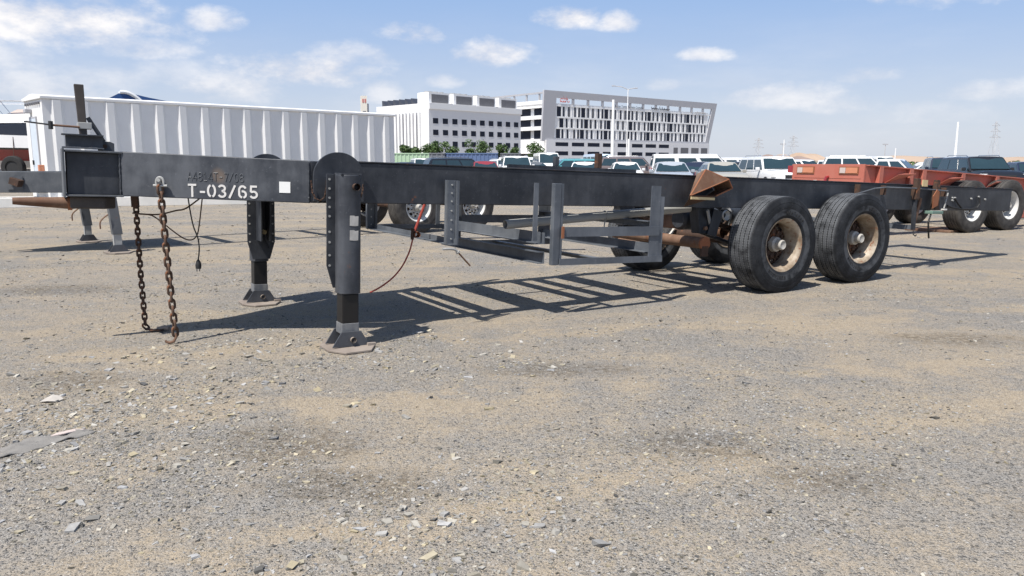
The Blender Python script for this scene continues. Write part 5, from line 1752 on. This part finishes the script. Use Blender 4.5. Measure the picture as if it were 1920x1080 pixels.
def car(kind, paint, x, y, heading, label, roof=None, extra=None):
    """heading: compass azimuth the car faces"""
    c = CARS[kind]
    t = thing({'sedan': 'parked_sedan', 'hatch': 'parked_hatchback', 'suv': 'parked_suv', 'bigsuv': 'parked_suv', 'van': 'parked_minibus', 'highvan': 'parked_van', 'pickup': 'parked_pickup'}[kind], label,
              {'sedan': 'car', 'hatch': 'car', 'suv': 'car', 'bigsuv': 'car', 'van': 'minibus', 'highvan': 'van', 'pickup': 'pickup truck'}[kind], (x, y, 0), R(90 - heading), 'vehicles parked in the yard')
    L, W, H, belt = c['L'], c['W'], c['H'], c['belt']
    zb_ = .22 if kind in ('sedan', 'hatch', 'van', 'highvan') else .32
    hx = L / 2
    stn = [(-hx, .55, c['tail'] - .18, .80), (-hx + .10, .30, c['tail'] - .03, .93), (-hx + .45, zb_, c['tail'], 1.0), (c['r0'], zb_, max(c['tail'], belt - .02), 1.0), (0, zb_, belt, 1.0), (c['f0'] - .1, zb_, max(belt, c['hood']), 1.0)]
    if kind in ('van', 'highvan'):
        stn += [(hx - .18, .30, c['nose'] + .10, .95), (hx, .45, c['nose'] - .15, .84)]
    else:
        stn += [((c['f0'] + hx) / 2 + .15, zb_, c['hood'] - .03, .985), (hx - .28, .26, c['nose'] + .12, .95), (hx - .06, .34, c['nose'] - .02, .88), (hx, .46, c['nose'] - .14, .80)]

    def sec(s_):
        _, z0, z1, f = s_
        w_ = W / 2 * f
        h_ = z1 - z0
        half = [(0, z0), (w_ * .86, z0), (w_ * .97, z0 + h_ * .14), (w_, z0 + h_ * .45), (w_ * .985, z1 - h_ * .16), (w_ * .945, z1 - h_ * .05), (w_ * .80, z1 - .004), (w_ * .45, z1 + .012), (0, z1 + .018)]
        return half + [(-y_, z_) for y_, z_ in half[-2:0:-1]]
    loft(stn, sec).build('body', paint, t, True, ang=40)
    # cabin
    wb_, wt_ = W / 2 * .955, W / 2 * (.74 if kind in ('sedan', 'hatch') else .82 if kind != 'van' and kind != 'highvan' else .86)
    rz = H - .07

    def half_w(z):
        return wb_ + (wt_ - wb_) * (z - belt) / (rz - belt)
    cs = [(c['f0'], belt - .02), (c['f1'], rz), ((c['f1'] + c['r1']) / 2, rz + .015), (c['r1'], rz - .01), (c['r0'], belt - .02)]

    def csec(s_):
        z1 = s_[1]
        w1 = half_w(z1)
        cr = .06 if z1 > belt + .1 else .0
        half = [(0, belt - .08), (half_w(belt - .06), belt - .06), (w1, z1), (w1 * .90, z1 + cr * .7), (w1 * .55, z1 + cr * 1.05), (0, z1 + cr * 1.2)]
        return half + [(-y_, z_) for y_, z_ in half[-2:0:-1]]
    loft([(x_, z_) for x_, z_ in cs], csec).build('cabin', paint, t, True, ang=30)

    def glass(name, pts):
        k_ = len(pts)
        m_ = MB()
        sheet(m_, pts, .012)
        return m_.build(name, 'glass_dark', t)
    # windscreen on the front slope
    def slope(xa, za, xb, zb2, f):
        return xa + (xb - xa) * f, za + (zb2 - za) * f
    (xl, zl), (xu, zu) = slope(c['f0'], belt - .02, c['f1'], rz, .14), slope(c['f0'], belt - .02, c['f1'], rz, .93)
    e = .02
    yl, yu = half_w(zl) - .06, half_w(zu) - .07
    glass('windscreen', [(xl + e, -yl, zl + e), (xl + e, yl, zl + e), (xu + e, yu, zu + e), (xu + e, -yu, zu + e)])
    (xl, zl), (xu, zu) = slope(c['r0'], belt - .02, c['r1'], rz - .01, .22), slope(c['r0'], belt - .02, c['r1'], rz - .01, .90)
    yl, yu = half_w(zl) - .09, half_w(zu) - .09
    glass('rear_window', [(xl - e, yl, zl + e * .5), (xl - e, -yl, zl + e * .5), (xu - e, -yu, zu + e * .5), (xu - e, yu, zu + e * .5)])
    # side windows split by pillars
    z0_, z1_ = (belt + .05, rz - .07) if kind not in ('van', 'highvan') else (belt + .10, rz - .20)
    def xf(z):
        return c['f0'] + (c['f1'] - c['f0']) * (z - belt) / (rz - belt) - .10
    def xr(z):
        return c['r0'] + (c['r1'] - c['r0']) * (z - belt) / (rz - belt) + .12
    lo, hi = (xr(z0_), xf(z0_)), (xr(z1_), xf(z1_))
    nwin = {'van': 3, 'highvan': 3, 'pickup': 2, 'suv': 3, 'bigsuv': 3}.get(kind, 2)
    gap = .05 if kind not in ('van', 'highvan') else .13
    for sy in (-1, 1):
        for i in range(nwin):
            a, b_ = i / nwin, (i + 1) / nwin
            q = []
            for z_, (r_, f_) in ((z0_, lo), (z1_, hi)):
                q.append([(f_ - (f_ - r_) * a - (gap if i else 0), sy * (half_w(z_) + .012), z_), (f_ - (f_ - r_) * b_ + (gap if i < nwin - 1 else 0), sy * (half_w(z_) + .012), z_)])
            pts = [q[0][0], q[0][1], q[1][1], q[1][0]]
            glass('side_window', pts if sy < 0 else pts[::-1])
        MB().box(c['f0'] - .42, c['f0'] - .27, sy * (W / 2 + .09) - .09, sy * (W / 2 + .09) + .09, belt + .0, belt + .15).build('mirror', paint if kind != 'pickup' else 'trim_black', t, bevel=.03)
        # lamps
        MB().hexa([(hx - .30, sy * (W / 2 * .86) - .16, c['nose'] - .17), (hx - .04, sy * (W / 2 * .72) - .16, c['nose'] - .17), (hx - .04, sy * (W / 2 * .72) + .16, c['nose'] - .17), (hx - .30, sy * (W / 2 * .86) + .10, c['nose'] - .17),
                   (hx - .32, sy * (W / 2 * .86) - .16, c['nose'] + .0), (hx - .10, sy * (W / 2 * .72) - .16, c['nose'] + .0), (hx - .10, sy * (W / 2 * .72) + .16, c['nose'] + .0), (hx - .32, sy * (W / 2 * .86) + .10, c['nose'] + .0)]).build('headlight', 'lamp_clear', t, bevel=.02)
        MB().box(-hx - .005, -hx + .16, sy * W / 2 * .80 - .13, sy * W / 2 * .80 + .13, c['tail'] - .34, c['tail'] - .10).build('tail_light', 'lamp_red', t, bevel=.02)
        for x_ in (L * .30, -L * .29):
            tyo = MB().lathe([(-.10, c['wr'] * .62), (-.11, c['wr'] * .8), (-.09, c['wr'] * .97), (-.05, c['wr']), (.05, c['wr']), (.09, c['wr'] * .97), (.11, c['wr'] * .8), (.10, c['wr'] * .62)], 22, (x_, sy * (W / 2 - .09), c['wr'])).build('tyre', 'rubber_car', t, True)
            MB().lathe([(-.085, .0), (-.085, c['wr'] * .3), (-.06, c['wr'] * .64), (.06, c['wr'] * .64), (.085, c['wr'] * .3), (.085, 0)], 18, (x_, sy * (W / 2 - .09), c['wr'])).build('rim', 'alloy', tyo, True)
    MB().box(hx - .10, hx + .012, -W * .22, W * .22, c['nose'] - .22, c['nose'] - .06).build('grille', 'trim_black', t, bevel=.01)
    MB().box(hx - .06, hx + .03, -.26, .26, .48, .60).build('number_plate', 'sticker_white', t)
    MB().box(hx - .12, hx + .02, -W * .40, W * .40, .34, .46).build('bumper', 'trim_black' if kind in ('suv', 'bigsuv', 'pickup') else paint, t, bevel=.03)
    if kind in ('suv', 'bigsuv'):
        for sy in (-1, 1):
            MB().tube([(c['f1'] - .2, sy * wt_ * .9, H + .005), (c['f1'] - .35, sy * wt_ * .9, H + .05), (c['r1'] + .45, sy * wt_ * .9, H + .05), (c['r1'] + .3, sy * wt_ * .9, H + .005)], .018, 6).build('roof_rail', 'chrome', t)
    if kind == 'pickup':
        MB().box(-hx + .12, c['r0'] - .10, -W / 2 * .82, W / 2 * .82, c['tail'] - .02, c['tail'] + .028).build('load_bed', 'trim_black', t)
    return t


# kind, paint, metres right, metres ahead, heading, description
FLEET = [
    ('sedan', 'car_navy', -9.2, 69, 120, 'dark navy car half hidden by the ribbed cabin end'),
    ('bigsuv', 'car_white', -9.0, 78, 165, 'white utility vehicle in front of the pale green container'),
    ('hatch', 'car_sage', -5.6, 56, 172, 'pale grey-green hatchback beside the black estate'),
    ('suv', 'car_black', -3.1, 48, 70, 'black estate wagon with a red tail light, parked side-on'),
    ('hatch', 'car_red', -1.65, 47, 172, 'dark red hatchback facing the trailer'),
    ('suv', 'car_white', -.55, 62, 165, 'white utility vehicle tucked behind the white four-wheel drive'),
    ('bigsuv', 'car_white', .25, 51, 176, 'large white four-wheel drive with a plain white bonnet'),
    ('sedan', 'car_grey', 1.45, 53, 150, 'mid grey saloon between the white four-wheel drive and the white van'),
    ('highvan', 'car_white', 2.9, 66, 175, 'white van with a dark windscreen behind a trailer stake'),
    ('suv', 'car_teal', 4.25, 60, 262, 'bright teal utility vehicle parked side-on'),
    ('sedan', 'car_white', 4.25, 46, 184, 'white saloon in front of the teal utility vehicle'),
    ('highvan', 'car_paleblue', 8.3, 75, 170, 'pale blue high-roof van behind a trailer stake'),
    ('sedan', 'car_white', 6.7, 46, 183, 'white saloon in front of the brown utility vehicle'),
    ('bigsuv', 'car_brown', 9.0, 57, 100, 'brown utility vehicle parked side-on next to the minibus'),
    ('van', 'car_white', 11.75, 51, 96, 'white minibus with a row of side windows'),
    ('sedan', 'car_silver', 7.75, 38, 186, 'blue-silver saloon in front of the minibus'),
    ('sedan', 'car_navy', 10.4, 42.5, 30, 'dark saloon showing its red tail light beside the champagne one'),
    ('sedan', 'car_champagne', 10.2, 38, 183, 'champagne saloon behind the rusty lamp bracket'),
    ('sedan', 'car_black', 13.1, 44, 128, 'black saloon between the champagne saloon and the white family wagon'),
    ('suv', 'car_white', 12.4, 37, 176, 'white family wagon with a black grille by the salmon tail panel'),
    ('pickup', 'car_white', 21.5, 58, 150, 'white pickup just beyond the family wagon, left of two alike'),
    ('pickup', 'car_white', 24.6, 60, 150, 'white pickup beside the long white estate, right of two alike'),
    ('bigsuv', 'car_white', 24.2, 54, 110, 'long white estate above the salmon trailer end'),
    ('pickup', 'car_white', 22.9, 47, 130, 'white pickup with a dark side window beside the navy estate'),
    ('suv', 'car_navy', 24.2, 43.5, 200, 'navy estate behind the big dark utility vehicle'),
    ('sedan', 'car_paleblue', 24.3, 42.5, 190, 'pale blue saloon squeezed beside the big dark utility vehicle'),
    ('suv', 'car_black', 21.5, 35.8, 186, 'big dark utility vehicle with a wide windscreen and roof rails'),
    ('sedan', 'car_navy', 24.6, 37, 190, 'dark saloon at the right of the big dark utility vehicle'),
    ('van', 'car_white', 25.0, 88, 95, 'far white minibus behind the black saloon'),
    ('sedan', 'car_red', 20.3, 72, 110, 'dull red saloon behind the black saloon'),
    ('van', 'car_white', 10.6, 92, 100, 'white minibus far behind the brown utility vehicle'),
    ('suv', 'car_white', 28.0, 96, 130, 'small white utility vehicle far back, left of the white pole'),
    ('pickup', 'car_white', 34.0, 84, 120, 'far white pickup below the sand hill'),
]
for kd, pa_, x_, y_, hd, lab in FLEET:
    car(kd, pa_, x_, y_, hd, lab)
# packed rows at the back of the lot
KIND = {'sedan': 'saloon', 'hatch': 'hatchback', 'suv': 'estate', 'pickup': 'pickup', 'van': 'minibus'}
gb = random.Random(31)
for i, (x_, y_) in enumerate(((-8.6, 86), (-5.0, 80), (-2.6, 84), (1.2, 82), (3.8, 88), (6.4, 84), (12.6, 80), (15.2, 76), (18.6, 80), (22.6, 78), (26.4, 74), (30.2, 80), (29.5, 68), (33.5, 72), (38.5, 78), (37.0, 66), (42.0, 72), (46.5, 80), (31.0, 57), (35.5, 60))):
    kd = gb.choice(['sedan', 'hatch', 'suv', 'pickup', 'sedan', 'van'])
    pa_ = gb.choice(['car_white', 'car_white', 'car_white', 'car_silver', 'car_grey'])
    o = car(kd, pa_, x_, y_, gb.choice([100, 176, 184, 190, 278]) + gb.uniform(-5, 5), 'small far-off %s %s in the packed rows %s' % (pa_[4:], KIND[kd], 'below the office blocks' if x_ < 17 else 'below the sand hills'))
    o['group'] = 'far %s %s rows' % (pa_[4:], KIND[kd])

# ================================================================ LITTER ON THE GRAVEL
g_ = random.Random(9)
rag = thing('rag', 'flattened grey rag with a pink folded corner on the gravel', 'rag', (-2.42, 3.76, 0), R(48))
NX, NY = 40, 18
vs, fs, idx = [], [], {}
ph = [g_.uniform(0, 6.28) for _ in range(8)]
for j in range(NY + 1):
    for i in range(NX + 1):
        u_, v_ = i / NX * 2 - 1, j / NY * 2 - 1
        x_ = u_ * .25
        hwid = .085 * (1 - .55 * max(0, u_) ** 1.5 - .35 * max(0, -u_) ** 3) * (1 + .12 * math.sin(u_ * 7 + ph[0]) + .07 * math.sin(u_ * 19 + ph[1]))
        y_ = v_ * hwid + .018 * math.sin(u_ * 2.6 + ph[2])
        z_ = .010 + .0045 * math.sin(u_ * 11 + v_ * 2.5 + ph[3]) + .0035 * math.sin(u_ * 5 - v_ * 6 + ph[4]) + .002 * math.sin(u_ * 27 + v_ * 9 + ph[5])
        z_ = max(.002, z_ - .007 * max(abs(u_), abs(v_)) ** 6)
        vs.append((x_ + .012 * math.sin(v_ * 5 + ph[6]), y_, z_))
fs = [(j * (NX + 1) + i, j * (NX + 1) + i + 1, (j + 1) * (NX + 1) + i + 1, (j + 1) * (NX + 1) + i) for j in range(NY) for i in range(NX)]
ro = MB().add(vs, fs).build('cloth', 'rag_grey', rag, True, ang=80)
md = ro.modifiers.new('solid', 'SOLIDIFY')
md.thickness = .003
md.offset = 1
m = MB().add([(.06, .03, .016), (.13, .012, .020), (.235, .03, .010), (.19, .055, .018), (.10, .062, .016)], [(0, 1, 2, 3, 4)])
mo = m.build('folded_corner', 'rag_pink', rag)
mo.modifiers.new('solid', 'SOLIDIFY').thickness = .005
pp = MB().add([(-2.83, 4.44, .004), (-2.78, 4.43, .012), (-2.73, 4.45, .004), (-2.715, 4.49, .007), (-2.745, 4.51, .020), (-2.79, 4.515, .028), (-2.825, 4.49, .010), (-2.775, 4.47, .022)], [(0, 1, 7), (1, 2, 7), (2, 3, 7), (3, 4, 7), (4, 5, 7), (5, 6, 7), (6, 0, 7)]).build('paper_scrap', 'paper_white')
pp.modifiers.new('solid', 'SOLIDIFY').thickness = .002
tag(pp, 'crumpled white paper scrap lying beyond the rag', 'paper')
